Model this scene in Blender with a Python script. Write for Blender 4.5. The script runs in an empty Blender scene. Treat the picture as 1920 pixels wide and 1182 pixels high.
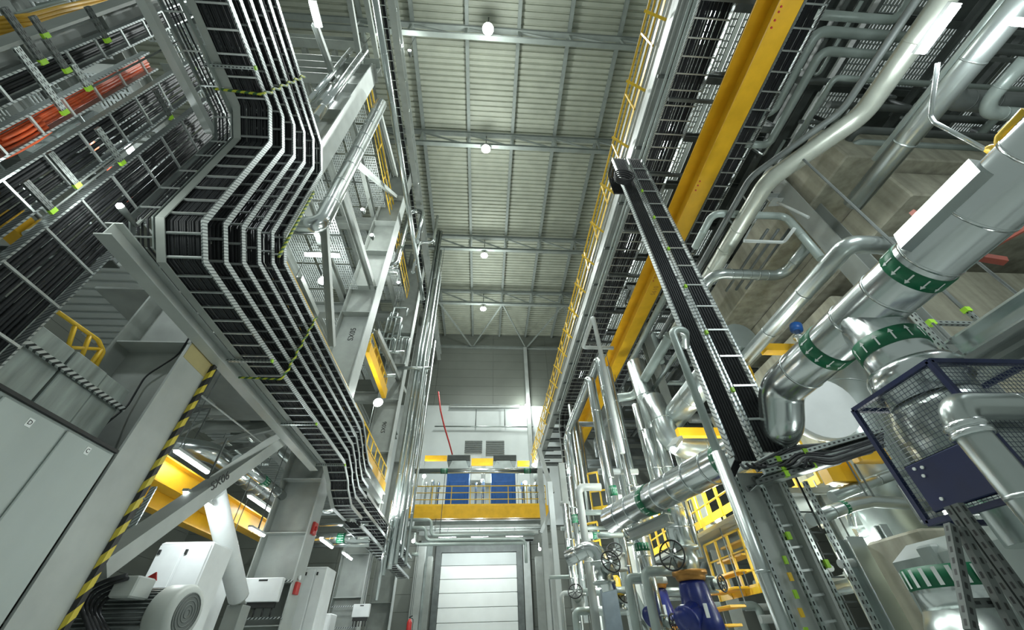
import bpy, math, random
from mathutils import Vector as V
import numpy as np
random.seed(7)
SC = bpy.context.scene
COL = SC.collection

# ---------------------------------------------------------------- camera, world, exposure
IMG_W, IMG_H = 1920.0, 1182.0
PPX, PPY = 960.0, 591.0
VP_DEPTH, VP_UP = (898.0, 1230.0), (932.0, -240.0)
FOC = math.sqrt(-((VP_DEPTH[0]-PPX)*(VP_UP[0]-PPX) + (VP_DEPTH[1]-PPY)*(VP_UP[1]-PPY)))
_d = V((VP_DEPTH[0]-PPX, -(VP_DEPTH[1]-PPY), -FOC)).normalized()
_u = V((VP_UP[0]-PPX, -(VP_UP[1]-PPY), -FOC)); _u = (_u - _d*_d.dot(_u)).normalized()
_r = _d.cross(_u)
EYE = V((0, 0, 1.6))
cam_data = bpy.data.cameras.new('camera')
cam = bpy.data.objects.new('camera', cam_data); COL.objects.link(cam)
from mathutils import Matrix
cam.matrix_world = Matrix(((_r.x, _r.y, _r.z, EYE.x), (_d.x, _d.y, _d.z, EYE.y), (_u.x, _u.y, _u.z, EYE.z), (0, 0, 0, 1)))
cam_data.sensor_fit = 'HORIZONTAL'; cam_data.sensor_width = 36.0
cam_data.lens = FOC/IMG_W*36.0
cam_data.clip_start = 0.05; cam_data.clip_end = 300
SC.camera = cam
world = bpy.data.worlds.new('world'); SC.world = world; world.use_nodes = True
world.node_tree.nodes['Background'].inputs[0].default_value = (0.84, 0.97, 0.92, 1)
world.node_tree.nodes['Background'].inputs[1].default_value = 0.30
SC.view_settings.view_transform = 'Standard'
SC.view_settings.look = 'None'
SC.view_settings.gamma = 1.0
SC.view_settings.exposure = 0.12
SC.cycles.max_bounces = 6
SC.cycles.diffuse_bounces = 3
SC.cycles.glossy_bounces = 3
SC.cycles.sample_clamp_indirect = 4.0
SC.cycles.use_light_tree = True

def light(name, kind, loc, energy, color=(0.93, 1.0, 0.97), size=0.3, rot=None, size_y=None, parent=None, spot=None):
    d = bpy.data.lights.new(name, kind); d.energy = energy; d.color = color
    if kind == 'AREA':
        d.size = size
        if size_y: d.shape = 'RECTANGLE'; d.size_y = size_y
    else:
        d.shadow_soft_size = size
    if spot: d.spot_size = math.radians(spot); d.spot_blend = 0.6
    o = bpy.data.objects.new(name, d); COL.objects.link(o); o.location = loc
    if rot: o.rotation_euler = rot
    if parent:
        o.parent = parent; o.location = V(loc) - parent.location
    return o

# ---------------------------------------------------------------- places from sight lines
def ray(px, py):
    v = V((px-PPX, -(py-PPY), -FOC))
    return V((_r.dot(v), _d.dot(v), _u.dot(v)))
def P(px, py, x=None, y=None, z=None):
    v = ray(px, py)
    if x is not None: t = (x-EYE.x)/v.x
    elif y is not None: t = (y-EYE.y)/v.y
    else: t = (z-EYE.z)/v.z
    return EYE + v*t
AX = {'x': V((1, 0, 0)), 'y': V((0, 1, 0)), 'z': V((0, 0, 1))}
def along(p, ax, px, py):
    a = AX[ax] if isinstance(ax, str) else ax
    v = ray(px, py).normalized(); w = p-EYE
    b = a.dot(v); den = 1-b*b
    return p + a*((b*v.dot(w)-a.dot(w))/den)
def yr(x, p0, p1): a = P(*p0, x=x); return [a, along(a, 'y', *p1)]
def vr(y, p0, p1): a = P(*p0, y=y); return [a, along(a, 'z', *p1)]
def xr(y, p0, p1): a = P(*p0, y=y); return [a, along(a, 'x', *p1)]
def go(p, *mv):
    out = [V(p)]
    for m in mv:
        q = out[-1]
        if len(m) == 3: q = along(q, m[0], m[1], m[2])
        else:
            q = q.copy(); setattr(q, m[0], m[1])
        out.append(q)
    return out

# ---------------------------------------------------------------- mesh helpers
def fillet(pts, R, n=5):
    if R <= 0 or len(pts) < 3: return [V(p) for p in pts]
    out = [V(pts[0])]
    for i in range(1, len(pts)-1):
        a, b, c = V(pts[i-1]), V(pts[i]), V(pts[i+1])
        u, w = (a-b), (c-b)
        lu, lw = u.length, w.length
        if lu < 1e-6 or lw < 1e-6: continue
        u /= lu; w /= lw
        ang = u.angle(w, math.pi)
        if ang > math.pi-0.05: out.append(b); continue
        t = min(R/math.tan(ang/2), lu*0.49, lw*0.49); r = t*math.tan(ang/2)
        cen = b + (u+w).normalized()*(r/math.sin(ang/2))
        p0, p1 = b+u*t, b+w*t
        e0, e1 = p0-cen, p1-cen
        th = e0.angle(e1)
        for k in range(n+1):
            s = k/n
            out.append(cen + (e0*math.sin((1-s)*th)+e1*math.sin(s*th))/math.sin(th))
    out.append(V(pts[-1]))
    return out
def chamfer(pts, c):
    out = [V(pts[0])]
    for i in range(1, len(pts)-1):
        a, b, d = V(pts[i-1]), V(pts[i]), V(pts[i+1])
        out += [b+(a-b).normalized()*min(c, (a-b).length*.45), b+(d-b).normalized()*min(c, (d-b).length*.45)]
    out.append(V(pts[-1])); return out

class MB:
    def __init__(s): s.v = []; s.f = []; s.sm = []
    def add(s, vs, fs, smooth=False):
        b = len(s.v); s.v += [tuple(p) for p in vs]
        for f in fs: s.f.append(tuple(b+i for i in f)); s.sm.append(smooth)
        return s
    def box(s, a, b):
        x0, x1 = sorted((a[0], b[0])); y0, y1 = sorted((a[1], b[1])); z0, z1 = sorted((a[2], b[2]))
        return s.add([(x0,y0,z0),(x1,y0,z0),(x1,y1,z0),(x0,y1,z0),(x0,y0,z1),(x1,y0,z1),(x1,y1,z1),(x0,y1,z1)],
                     [(0,3,2,1),(4,5,6,7),(0,1,5,4),(1,2,6,5),(2,3,7,6),(3,0,4,7)])
    def cbox(s, c, sx, sy, sz): return s.box((c[0]-sx/2,c[1]-sy/2,c[2]-sz/2), (c[0]+sx/2,c[1]+sy/2,c[2]+sz/2))
    def bbox(s, a, b, e=0.012):
        """box with chamfered vertical and top edges"""
        x0, x1 = sorted((a[0], b[0])); y0, y1 = sorted((a[1], b[1])); z0, z1 = sorted((a[2], b[2]))
        o = [(x0+e,y0),(x1-e,y0),(x1,y0+e),(x1,y1-e),(x1-e,y1),(x0+e,y1),(x0,y1-e),(x0,y0+e)]
        cx, cy = (x0+x1)/2, (y0+y1)/2
        def ins(p): return (p[0]+(e if p[0] < cx else -e), p[1]+(e if p[1] < cy else -e))
        vs = [(p[0],p[1],z0+e) for p in o]+[(p[0],p[1],z1-e) for p in o]+[(*ins(p),z1) for p in o]+[(*ins(p),z0) for p in o]
        fs = []
        for i in range(8):
            j = (i+1) % 8
            fs += [(i,j,8+j,8+i),(8+i,8+j,16+j,16+i),(24+i,24+j,j,i)]
        fs += [tuple(range(16,24)), tuple(range(31,23,-1))]
        return s.add(vs, fs)
    def prism(s, prof, p, q, up=(0,0,1), side=None):
        """profile (a,b) in (side, up) swept straight from p to q"""
        p, q = V(p), V(q); t = (q-p).normalized(); up = V(up)
        if side is None:
            sd = t.cross(up)
            if sd.length < 1e-4: sd = t.cross(V((0,1,0)))
            sd.normalize()
        else: sd = V(side).normalized()
        un = sd.cross(t).normalized(); n = len(prof)
        vs = [p+sd*a+un*b for a, b in prof]+[q+sd*a+un*b for a, b in prof]
        fs = [(i,(i+1)%n,n+(i+1)%n,n+i) for i in range(n)]+[tuple(range(n-1,-1,-1)), tuple(range(n,2*n))]
        return s.add(vs, fs)
    def bar(s, p, q, w, h, up=(0,0,1)):
        return s.prism([(-w/2,-h/2),(w/2,-h/2),(w/2,h/2),(-w/2,h/2)], p, q, up)
    def ibeam(s, p, q, w, h, tf=0.02, tw=0.014, up=(0,0,1)):
        s.prism([(-w/2,-h/2),(w/2,-h/2),(w/2,-h/2+tf),(-w/2,-h/2+tf)], p, q, up)
        s.prism([(-w/2,h/2-tf),(w/2,h/2-tf),(w/2,h/2),(-w/2,h/2)], p, q, up)
        return s.prism([(-tw/2,-h/2+tf),(tw/2,-h/2+tf),(tw/2,h/2-tf),(-tw/2,h/2-tf)], p, q, up)
    def sweep(s, path, wdir, prof, smooth=False):
        """closed profile (a along wdir, b along wdir x tangent) swept with mitred corners"""
        path = [V(p) for p in path]; wd = V(wdir).normalized(); n = len(prof); b0 = len(s.v)
        m = len(path)
        for i, p in enumerate(path):
            t0 = (path[i]-path[i-1]).normalized() if i else (path[1]-path[0]).normalized()
            t1 = (path[i+1]-path[i]).normalized() if i < m-1 else t0
            n0, n1 = wd.cross(t0), wd.cross(t1)
            nn = n0+n1; nn = nn/max(nn.length, 1e-6); k = 1/max(0.3, nn.dot(n0))
            s.v += [tuple(p+wd*a+nn*(b*k)) for a, b in prof]
        for i in range(m-1):
            for j in range(n):
                a = b0+i*n+j; c = b0+i*n+(j+1) % n
                s.f.append((a, c, c+n, a+n)); s.sm.append(smooth)
        s.f.append(tuple(b0+j for j in range(n-1,-1,-1))); s.sm.append(False)
        s.f.append(tuple(b0+(m-1)*n+j for j in range(n))); s.sm.append(False)
        return s
    def tube(s, path, r, n=12, caps=True, rads=None):
        path = [V(p) for p in path]; m = len(path)
        path2 = [path[0]]
        for p in path[1:]:
            if (p-path2[-1]).length > 1e-5: path2.append(p)
        if rads is None: path = path2
        m = len(path)
        if m < 2: return s
        tans = []
        for i in range(m):
            a = path[max(i-1,0)]; b = path[min(i+1,m-1)]
            t = b-a
            if t.length < 1e-6: t = tans[-1] if tans else V((0,0,1))
            tans.append(t.normalized())
        ref = V((0,0,1)) if abs(tans[0].z) < 0.9 else V((1,0,0))
        nrm = (ref-tans[0]*ref.dot(tans[0])).normalized()
        b0 = len(s.v)
        for i in range(m):
            if i:
                nrm = nrm-tans[i]*nrm.dot(tans[i])
                nrm = nrm.normalized() if nrm.length > 1e-6 else V((1,0,0))
            bi = tans[i].cross(nrm); rr = rads[i] if rads else r
            for k in range(n):
                a = 2*math.pi*k/n
                s.v.append(tuple(path[i]+nrm*(math.cos(a)*rr)+bi*(math.sin(a)*rr)))
        for i in range(m-1):
            for k in range(n):
                a = b0+i*n+k; c = b0+i*n+(k+1) % n
                s.f.append((a,c,c+n,a+n)); s.sm.append(n > 6)
        if caps:
            s.f.append(tuple(b0+k for k in range(n-1,-1,-1))); s.sm.append(False)
            s.f.append(tuple(b0+(m-1)*n+k for k in range(n))); s.sm.append(False)
        return s
    def lathe(s, c, axis, prof, n=24):
        """prof: (distance along axis, radius)"""
        ax = V(axis).normalized()
        return s.tube([V(c)+ax*d for d, r in prof], 0, n, True, [max(r, 1e-4) for d, r in prof])
    def ring(s, c, axis, R, r, n=24, m=8):
        ax = V(axis).normalized(); ref = V((0,0,1)) if abs(ax.z) < .9 else V((1,0,0))
        u = (ref-ax*ref.dot(ax)).normalized(); w = ax.cross(u); b0 = len(s.v)
        for i in range(n):
            a = 2*math.pi*i/n; d = u*math.cos(a)+w*math.sin(a)
            for k in range(m):
                e = 2*math.pi*k/m
                s.v.append(tuple(V(c)+d*(R+r*math.cos(e))+ax*(r*math.sin(e))))
        for i in range(n):
            for k in range(m):
                j = (i+1) % n; l = (k+1) % m
                s.f.append((b0+i*m+k, b0+j*m+k, b0+j*m+l, b0+i*m+l)); s.sm.append(True)
        return s

def link(name, mb, m, parent=None, origin=None, solid_group=None):
    vs = np.array(mb.v, dtype=float).reshape(-1, 3)
    if parent is not None:
        p = parent; base = V((0,0,0))
        while p is not None: base = base+p.location; p = p.parent
        org = V(origin) if origin is not None else base
    else:
        base = V((0,0,0))
        org = V(origin) if origin is not None else V(((vs[:,0].min()+vs[:,0].max())/2, (vs[:,1].min()+vs[:,1].max())/2, vs[:,2].min()))
    me = bpy.data.meshes.new(name)
    me.from_pydata((vs-np.array(org)).tolist(), [], mb.f)
    me.polygons.foreach_set('use_smooth', mb.sm)
    me.materials.append(m)
    if getattr(mb, 'mi', None):
        me.materials.append(mb.m2); me.polygons.foreach_set('material_index', [1 if mb.mi[0] <= i < mb.mi[1] else 0 for i in range(len(mb.f))])
    me.update()
    o = bpy.data.objects.new(name, me); COL.objects.link(o)
    o.location = org-base if parent is not None else org
    if parent is not None: o.parent = parent
    return o
def strut_mb(a, b, w=.041, up=(0,0,1), pitch=.06):
    """strut channel with a row of dark slots on each face"""
    a, b = V(a), V(b); mb = MB().bar(a, b, w, w, up); n0 = len(mb.f)
    t = (b-a).normalized(); u = V(up); sd = t.cross(u)
    if sd.length < 1e-4: sd = t.cross(V((0,1,0)))
    sd.normalize(); un = sd.cross(t).normalized(); L = (b-a).length; n = max(1, int(L/pitch))
    for i in range(n):
        c = a+t*((i+.5)*L/n); h = t*(pitch*.25)
        for d, e in ((sd,un),(un,sd)):
            for sg in (-1,1):
                o = c+d*(sg*(w/2+.0008)); k = e*(w*.17)
                mb.add([o-h-k,o+h-k,o+h+k,o-h+k],[(0,1,2,3)])
    mb.mi = (n0, len(mb.f)); mb.m2 = M_BLACK
    return mb
LABELS = {}
def tag(o, label, cat, group=None, kind='thing'):
    o['label'] = label; o['category'] = cat; o['kind'] = kind
    if group: o['group'] = group
    n = len(label.split())
    if not 4 <= n <= 16: print('LABEL LENGTH', n, label)
    if label in LABELS and LABELS[label] != group: print('LABEL TWICE', label)
    if label in LABELS and not group: print('LABEL TWICE', label)
    LABELS[label] = group
    return o
def empty(name, label, cat, loc, group=None):
    o = bpy.data.objects.new(name, None); COL.objects.link(o); o.location = V(loc); o.empty_display_size = .2
    return tag(o, label, cat, group)
def one(name, label, cat, mb, m, group=None, kind='thing'):
    return tag(link(name, mb, m), label, cat, group, kind)
def struct(name, mb, m, parent=None):
    o = link(name, mb, m, parent); o['kind'] = 'structure'; return o
def twin(o, delta, parent):
    """copy of a part, moved"""
    c = o.copy(); COL.objects.link(c); c.parent = parent; c.location = o.location+V(delta); return c
def copy_thing(root, loc, label, group=None):
    r = root.copy(); COL.objects.link(r); r.location = loc
    tag(r, label, root['category'], group or root.get('group'))
    for ch in list(root.children):
        c = ch.copy(); COL.objects.link(c); c.parent = r
        for g in list(ch.children):
            d = g.copy(); COL.objects.link(d); d.parent = c
    return r

# ---------------------------------------------------------------- materials
def nodes(name):
    m = bpy.data.materials.new(name); m.use_nodes = True
    return m, m.node_tree, m.node_tree.nodes['Principled BSDF']
def mat(name, col, rough=0.5, metal=0.0, var=0.12, scale=6.0, bump=0.0, stretch=None, rv=(.08,.1)):
    m, t, b = nodes(name); L = t.links
    tc = t.nodes.new('ShaderNodeTexCoord'); mp = t.nodes.new('ShaderNodeMapping')
    if stretch: mp.inputs['Scale'].default_value = stretch
    L.new(tc.outputs['Object'], mp.inputs['Vector'])
    nz = t.nodes.new('ShaderNodeTexNoise'); nz.inputs['Scale'].default_value = scale; nz.inputs['Detail'].default_value = 5
    L.new(mp.outputs[0], nz.inputs['Vector'])
    cr = t.nodes.new('ShaderNodeValToRGB')
    lo = tuple(max(0, c*(1-var)) for c in col); hi = tuple(min(1, c*(1+var)) for c in col)
    cr.color_ramp.elements[0].position = .3; cr.color_ramp.elements[0].color = (*lo, 1)
    cr.color_ramp.elements[1].position = .7; cr.color_ramp.elements[1].color = (*hi, 1)
    L.new(nz.outputs[0], cr.inputs[0]); L.new(cr.outputs[0], b.inputs['Base Color'])
    b.inputs['Metallic'].default_value = metal
    mr = t.nodes.new('ShaderNodeMapRange'); mr.inputs['To Min'].default_value = max(.03, rough-rv[0]); mr.inputs['To Max'].default_value = min(1, rough+rv[1])
    L.new(nz.outputs[0], mr.inputs['Value']); L.new(mr.outputs[0], b.inputs['Roughness'])
    if bump:
        bp = t.nodes.new('ShaderNodeBump'); bp.inputs['Strength'].default_value = bump; bp.inputs['Distance'].default_value = .02
        L.new(nz.outputs[0], bp.inputs['Height']); L.new(bp.outputs[0], b.inputs['Normal'])
    return m
def glow(name, col, power):
    m, t, b = nodes(name)
    b.inputs['Base Color'].default_value = (*col, 1)
    b.inputs['Emission Color'].default_value = (*col, 1); b.inputs['Emission Strength'].default_value = power
    return m
def slotted(name, col, dark, freq, duty, metal=0.7, rough=0.4):
    """steel punched with a row of slots along whichever axis it runs"""
    m, t, b = nodes(name); L = t.links
    tc = t.nodes.new('ShaderNodeTexCoord'); sp = t.nodes.new('ShaderNodeSeparateXYZ'); L.new(tc.outputs['Object'], sp.inputs[0])
    a1 = t.nodes.new('ShaderNodeMath'); a1.operation = 'ADD'; L.new(sp.outputs[0], a1.inputs[0]); L.new(sp.outputs[1], a1.inputs[1])
    a2 = t.nodes.new('ShaderNodeMath'); a2.operation = 'SUBTRACT'; L.new(a1.outputs[0], a2.inputs[0]); L.new(sp.outputs[2], a2.inputs[1])
    mu = t.nodes.new('ShaderNodeMath'); mu.operation = 'MULTIPLY'; L.new(a2.outputs[0], mu.inputs[0]); mu.inputs[1].default_value = freq
    fr = t.nodes.new('ShaderNodeMath'); fr.operation = 'FRACT'; L.new(mu.outputs[0], fr.inputs[0])
    gt = t.nodes.new('ShaderNodeMath'); gt.operation = 'GREATER_THAN'; L.new(fr.outputs[0], gt.inputs[0]); gt.inputs[1].default_value = duty
    mx = t.nodes.new('ShaderNodeMix'); mx.data_type = 'RGBA'
    L.new(gt.outputs[0], mx.inputs[0]); mx.inputs[6].default_value = (*col, 1); mx.inputs[7].default_value = (*dark, 1)
    L.new(mx.outputs[2], b.inputs['Base Color'])
    b.inputs['Metallic'].default_value = metal; b.inputs['Roughness'].default_value = rough
    return m
def striped(name, c1, c2, freq):
    m = slotted(name, c1, c2, freq, .5, 0, .5); return m

M_GALV = mat('galvanised_cladding', (.66,.71,.70), .19, .95, .05, 1.6, rv=(.02,.04))
M_GALV2 = mat('dull_galvanised', (.47,.52,.50), .28, .88, .08, 2.5, rv=(.03,.05))
M_STAINLESS = mat('bright_steel', (.74,.77,.76), .20, .95, .08, 4.0)
M_PIPEGREY = mat('grey_green_pipe_paint', (.36,.42,.39), .38, .25, .10, 3.0)
M_STEEL = mat('grey_painted_steel', (.30,.325,.30), .50, .05, .12, 2.0)
M_STEEL_L = mat('light_grey_painted_steel', (.42,.45,.425), .48, .05, .10, 2.0)
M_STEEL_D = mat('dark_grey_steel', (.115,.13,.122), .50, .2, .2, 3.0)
M_ROOFSTEEL = mat('roof_steel', (.29,.325,.30), .55, .1, .1, 2.0)
M_DECK = mat('profiled_roof_sheet', (.45,.475,.39), .55, .05, .09, 1.2)
M_TRAY = slotted('slotted_tray_rail', (.46,.50,.49), (.13,.15,.15), 15.0, .68, .7, .36)
M_STRUT = slotted('slotted_strut_channel', (.52,.56,.55), (.03,.035,.035), 11.0, .55, .6, .4)
M_RUNG = mat('tray_rung_steel', (.56,.60,.58), .4, .7, .1, 8)
M_CABLE = mat('black_cable_sheath', (.012,.014,.016), .55, 0, .3, 20)
M_CABLE_G = mat('grey_cable_sheath', (.12,.13,.13), .5, 0, .3, 20)
M_CABLE_O = mat('orange_cable_sheath', (.62,.10,.025), .45, 0, .2, 14)
M_EARTH = striped('green_yellow_earth_sheath', (.42,.46,.03), (.03,.10,.03), 7.0)
M_TAPE = striped('yellow_black_edge_guard', (.62,.50,.05), (.02,.02,.02), 3.2)
M_YELLOW = mat('crane_yellow_paint', (.72,.40,.012), .42, 0, .10, 3)
M_YELLOW2 = mat('handrail_yellow_paint', (.78,.50,.03), .40, 0, .10, 5)
M_BLUE = mat('blue_machine_paint', (.012,.095,.34), .35, 0, .12, 4)
M_BLUE_D = mat('dark_blue_valve_paint', (.010,.022,.16), .28, 0, .2, 4)
M_NAVY = mat('navy_guard_paint', (.008,.016,.07), .4, 0, .2, 4)
M_GREEN = mat('green_marker_film', (.005,.145,.062), .42, 0, .08, 8)
M_LIME = mat('lime_plastic_cap', (.33,.62,.03), .45, 0, .1, 8)
M_RED = mat('red_paint', (.50,.035,.03), .42, 0, .15, 6)
M_REDPIPE = mat('red_oxide_pipe', (.34,.06,.03), .5, 0, .2, 6)
M_WHITE = mat('white_enamel', (.80,.83,.82), .4, 0, .05, 3)
M_PAPER = mat('white_print', (.82,.86,.83), .6, 0, .03, 6)
M_CAB = mat('pale_grey_cabinet_enamel', (.42,.475,.45), .45, .0, .08, 1.5, stretch=(1,1,.4))
M_DUCT = mat('stained_sheet_metal', (.27,.31,.29), .5, .45, .35, 2.2, stretch=(1,3,.5))
M_BLACK = mat('black_rubber', (.015,.017,.016), .5, 0, .2, 6)
M_GRATE = mat('galvanised_grating', (.52,.56,.55), .45, .25, .1, 5)
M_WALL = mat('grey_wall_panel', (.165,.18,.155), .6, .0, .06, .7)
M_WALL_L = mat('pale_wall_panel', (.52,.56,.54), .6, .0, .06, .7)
M_DOOR = mat('white_door_panel', (.74,.77,.73), .5, 0, .04, 1.0)
M_FLOOR = mat('grey_floor_coating', (.34,.36,.35), .35, 0, .1, 1)
M_BEIGE = mat('beige_primer', (.43,.37,.17), .55, 0, .08, 3)
M_MOTOR = mat('motor_grey_paint', (.20,.22,.215), .4, .2, .15, 4)
M_COPPER = mat('warm_bronze_flange', (.45,.22,.05), .35, .5, .2, 6)
M_MESH = mat('guard_mesh_wire', (.10,.12,.15), .4, .5, .1, 6)
M_LAMP = glow('lamp_glow', (.93, 1.0, .98), 26.0)
M_LAMP_S = glow('small_lamp_glow', (.95, 1.0, .96), 40.0)
M_TUBE = glow('tube_glow', (.90, .98, 1.0), 16.0)

def concrete():
    m, t, b = nodes('board_marked_concrete'); L = t.links
    tc = t.nodes.new('ShaderNodeTexCoord'); mp = t.nodes.new('ShaderNodeMapping'); L.new(tc.outputs['Object'], mp.inputs['Vector'])
    mp.inputs['Scale'].default_value = (3.2, 3.2, .25)
    br = t.nodes.new('ShaderNodeTexNoise'); br.inputs['Scale'].default_value = 1.3; br.inputs['Detail'].default_value = 3; L.new(mp.outputs[0], br.inputs['Vector'])
    nz = t.nodes.new('ShaderNodeTexNoise'); nz.inputs['Scale'].default_value = 9; nz.inputs['Detail'].default_value = 8; L.new(tc.outputs['Object'], nz.inputs['Vector'])
    mx = t.nodes.new('ShaderNodeMix'); mx.data_type = 'RGBA'; mx.inputs[0].default_value = .35
    c1 = t.nodes.new('ShaderNodeValToRGB'); c1.color_ramp.elements[0].position = .35; c1.color_ramp.elements[0].color = (.20,.195,.14,1)
    c1.color_ramp.elements[1].position = .65; c1.color_ramp.elements[1].color = (.42,.41,.31,1)
    c2 = t.nodes.new('ShaderNodeValToRGB'); c2.color_ramp.elements[0].color = (.16,.155,.12,1); c2.color_ramp.elements[1].color = (.5,.49,.4,1)
    L.new(br.outputs[0], c1.inputs[0]); L.new(nz.outputs[0], c2.inputs[0])
    L.new(c1.outputs[0], mx.inputs[6]); L.new(c2.outputs[0], mx.inputs[7]); L.new(mx.outputs[2], b.inputs['Base Color'])
    b.inputs['Roughness'].default_value = .8
    return m
M_CONC = concrete()

# ---------------------------------------------------------------- builders used again and again
def pipe(label, pts, r, m=None, R=None, cat='pipe', name='pipe', seam=0.0, bands=(), flanges=(), n=14, group=None):
    """insulated or bare pipe with filleted elbows; bands = (distance, length, flow sign); flanges = distances"""
    m = m or M_GALV
    R = r*1.9 if R is None else R
    path = fillet(pts, R, 6)
    mb = MB(); mb.tube(path, r, n)
    if seam:
        for a, b in zip(pts[:-1], pts[1:]):
            a, b = V(a), V(b); L = (b-a).length
            k = int(L/seam); t = (b-a).normalized()
            for i in range(1, k+1):
                d = i*L/(k+1)
                if d < R or d > L-R: continue
                mb.tube([a+t*(d-.012), a+t*(d+.012)], r*1.018+.001, n)
    if not bands and not flanges: return one(name, label, cat, mb, m, group)
    root = empty(name, label, cat, pts[0], group)
    link('pipe_body', mb, m, root)
    def at(d):
        for a, b in zip(pts[:-1], pts[1:]):
            a, b = V(a), V(b); L = (b-a).length
            if d <= L: return a+(b-a).normalized()*d, (b-a).normalized()
            d -= L
        return V(pts[-1]), (V(pts[-1])-V(pts[-2])).normalized()
    for d, L, sg in bands:
        c, t = at(d)
        bo = link('marker_band', MB().tube([c-t*L/2, c+t*L/2], r*1.03+.002, max(n, 20)), M_GREEN, root)
        pr = MB(); ref = V((0,0,1)) if abs(t.z) < .9 else V((1,0,0))
        u = (ref-t*ref.dot(t)).normalized(); w = t.cross(u); rr = r*1.03+.006
        k = 14
        for i in range(k):
            a0 = 2*math.pi*i/k; hw = math.pi/k*.30
            def at2(ang, s): return c+t*s*sg+(u*math.cos(ang)+w*math.sin(ang))*rr
            pr.add([at2(a0-hw*.35,-L*.36), at2(a0+hw*.35,-L*.36), at2(a0+hw*.35,L*.16), at2(a0-hw*.35,L*.16)], [(0,1,2,3)])
            pr.add([at2(a0-hw*1.2,L*.14), at2(a0+hw*1.2,L*.14), at2(a0,L*.38)], [(0,1,2)])
        link('flow_arrows', pr, M_PAPER, bo)
    for d in flanges:
        c, t = at(d)
        link('flange', MB().lathe(c-t*.035, t, [(0,r*1.5),(.03,r*1.5),(.032,r*1.3),(.038,r*1.3),(.04,r*1.5),(.07,r*1.5)], 20), M_GALV2, root)
    return root

def ladder(label, pts, wdir, W, flip=1, rail_h=.08, rung=.3, name='cable_ladder', cham=.0, rung_m=None, rail_m=None, rails=True, group=None, rung_t=.028, max_r=95, foot=None):
    """cable ladder: two side rails and rungs as parts; pts = centre line at rung level"""
    wd = V(wdir).normalized()
    path = chamfer(pts, cham) if cham else [V(p) for p in pts]
    root = empty(name, label, 'cable tray', pts[0], group)
    for sgn in (-1, 1):
        off = wd*(sgn*W/2)
        prof = [(-.012,-.012*flip),(.012,-.012*flip),(.012,rail_h*flip),(-.012,rail_h*flip)]
        rl = link('side_rail', MB().sweep([p+off for p in path], wd, prof), rail_m or M_TRAY, root)
        if foot and sgn < 0: link('rail_flange', MB().sweep([p+off for p in path], wd, [(-.02,-.03),(foot,-.03),(foot,-.014),(-.02,-.014)]), M_STEEL, rl)
    seg = [(path[i+1]-path[i]).length for i in range(len(path)-1)]; tot = sum(seg)
    k = min(max_r, int(tot/rung)); first = None
    for i in range(k):
        d = (i+.5)*tot/k; j = 0
        while j < len(seg)-1 and d > seg[j]: d -= seg[j]; j += 1
        c = path[j]+(path[j+1]-path[j]).normalized()*d
        if first is None:
            first = link('rung', MB().bar(c-wd*(W/2-.012), c+wd*(W/2-.012), rung_t, rung_t), rung_m or M_RUNG, root, origin=c); c0 = c
        else: twin(first, c-c0, root)
    return root
def bundle(label, pts, wdir, W, n, r, lift, flip=1, cham=0, m=None, name='cable_bundle', seg=6, jit=.3):
    """the mass of cables lying in one tray"""
    wd = V(wdir).normalized(); mb = MB(); path = chamfer(pts, cham) if cham else [V(p) for p in pts]
    for i in range(n):
        a = -W/2+W*(i+.5)/n+random.uniform(-jit, jit)*W/n; b = (max(lift, r+.018)+random.uniform(0, r*1.0))*flip
        prof = [(a+r*math.cos(2*math.pi*k/seg), b+r*math.sin(2*math.pi*k/seg)) for k in range(seg)]
        mb.sweep(path, wd, prof, True)
    return one(name, label, 'cables', mb, m or M_CABLE, None, 'stuff')
def beam(label, p, q, w, h, m=None, name='steel_beam', cat='beam', up=(0,0,1), tf=.02, group=None, box=False):
    mb = MB()
    mb.bar(p, q, w, h, up) if box else mb.ibeam(p, q, w, h, tf, .014, up)
    return one(name, label, cat, mb, m or M_STEEL, group)
def tube_lamp(label, p, q, r=.045, m=None, group=None, power=None):
    p, q = V(p), V(q); t = (q-p).normalized()
    root = empty('tube_lamp', label, 'lamp', p, group)
    up = V((0,0,1)) if abs(t.z) < .8 else V((0,1,0))
    link('lamp_housing', MB().bar(p+up*r*.9, q+up*r*.9, r*2.6, r*1.1, up), M_STEEL_L, root)
    link('lamp_tube', MB().tube([p+t*.02, q-t*.02], r*.85, 10), m or M_TUBE, root)
    if power:
        light('tube_lamp_light', 'POINT', (p+q)/2-up*r*2.5, power, (.9,.98,1.0), .12, parent=root)
    return root
def handrail(label, pts, H=1.1, post=1.2, r=.022, name='handrail', m=None, group=None, mids=1, toe=True):
    """posts, top rail, middle rail and toe board along a floor edge"""
    m = m or M_YELLOW2; root = empty(name, label, 'railing', pts[0], group); up = V((0,0,1))
    pts = [V(p) for p in pts]
    link('top_rail', MB().tube([p+up*H for p in pts], r, 8), m, root)
    for k in range(mids):
        link('middle_rail', MB().tube([p+up*H*(k+1)/(mids+1) for p in pts], r*.8, 8), m, root)
    if toe: link('toe_board', MB().bar(pts[0]+up*.07, pts[-1]+up*.07, .012, .14), m, root)
    first = None
    for a, b in zip(pts[:-1], pts[1:]):
        L = (b-a).length; n = max(1, round(L/post))
        for i in range(n+1):
            c = a+(b-a)*(i/n)
            if first is None:
                first = link('post', MB().bar(c, c+up*H, .045, .045), m, root, origin=c); c0 = c
            else: twin(first, c-c0, root)
    return root
GRATES = {}
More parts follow.
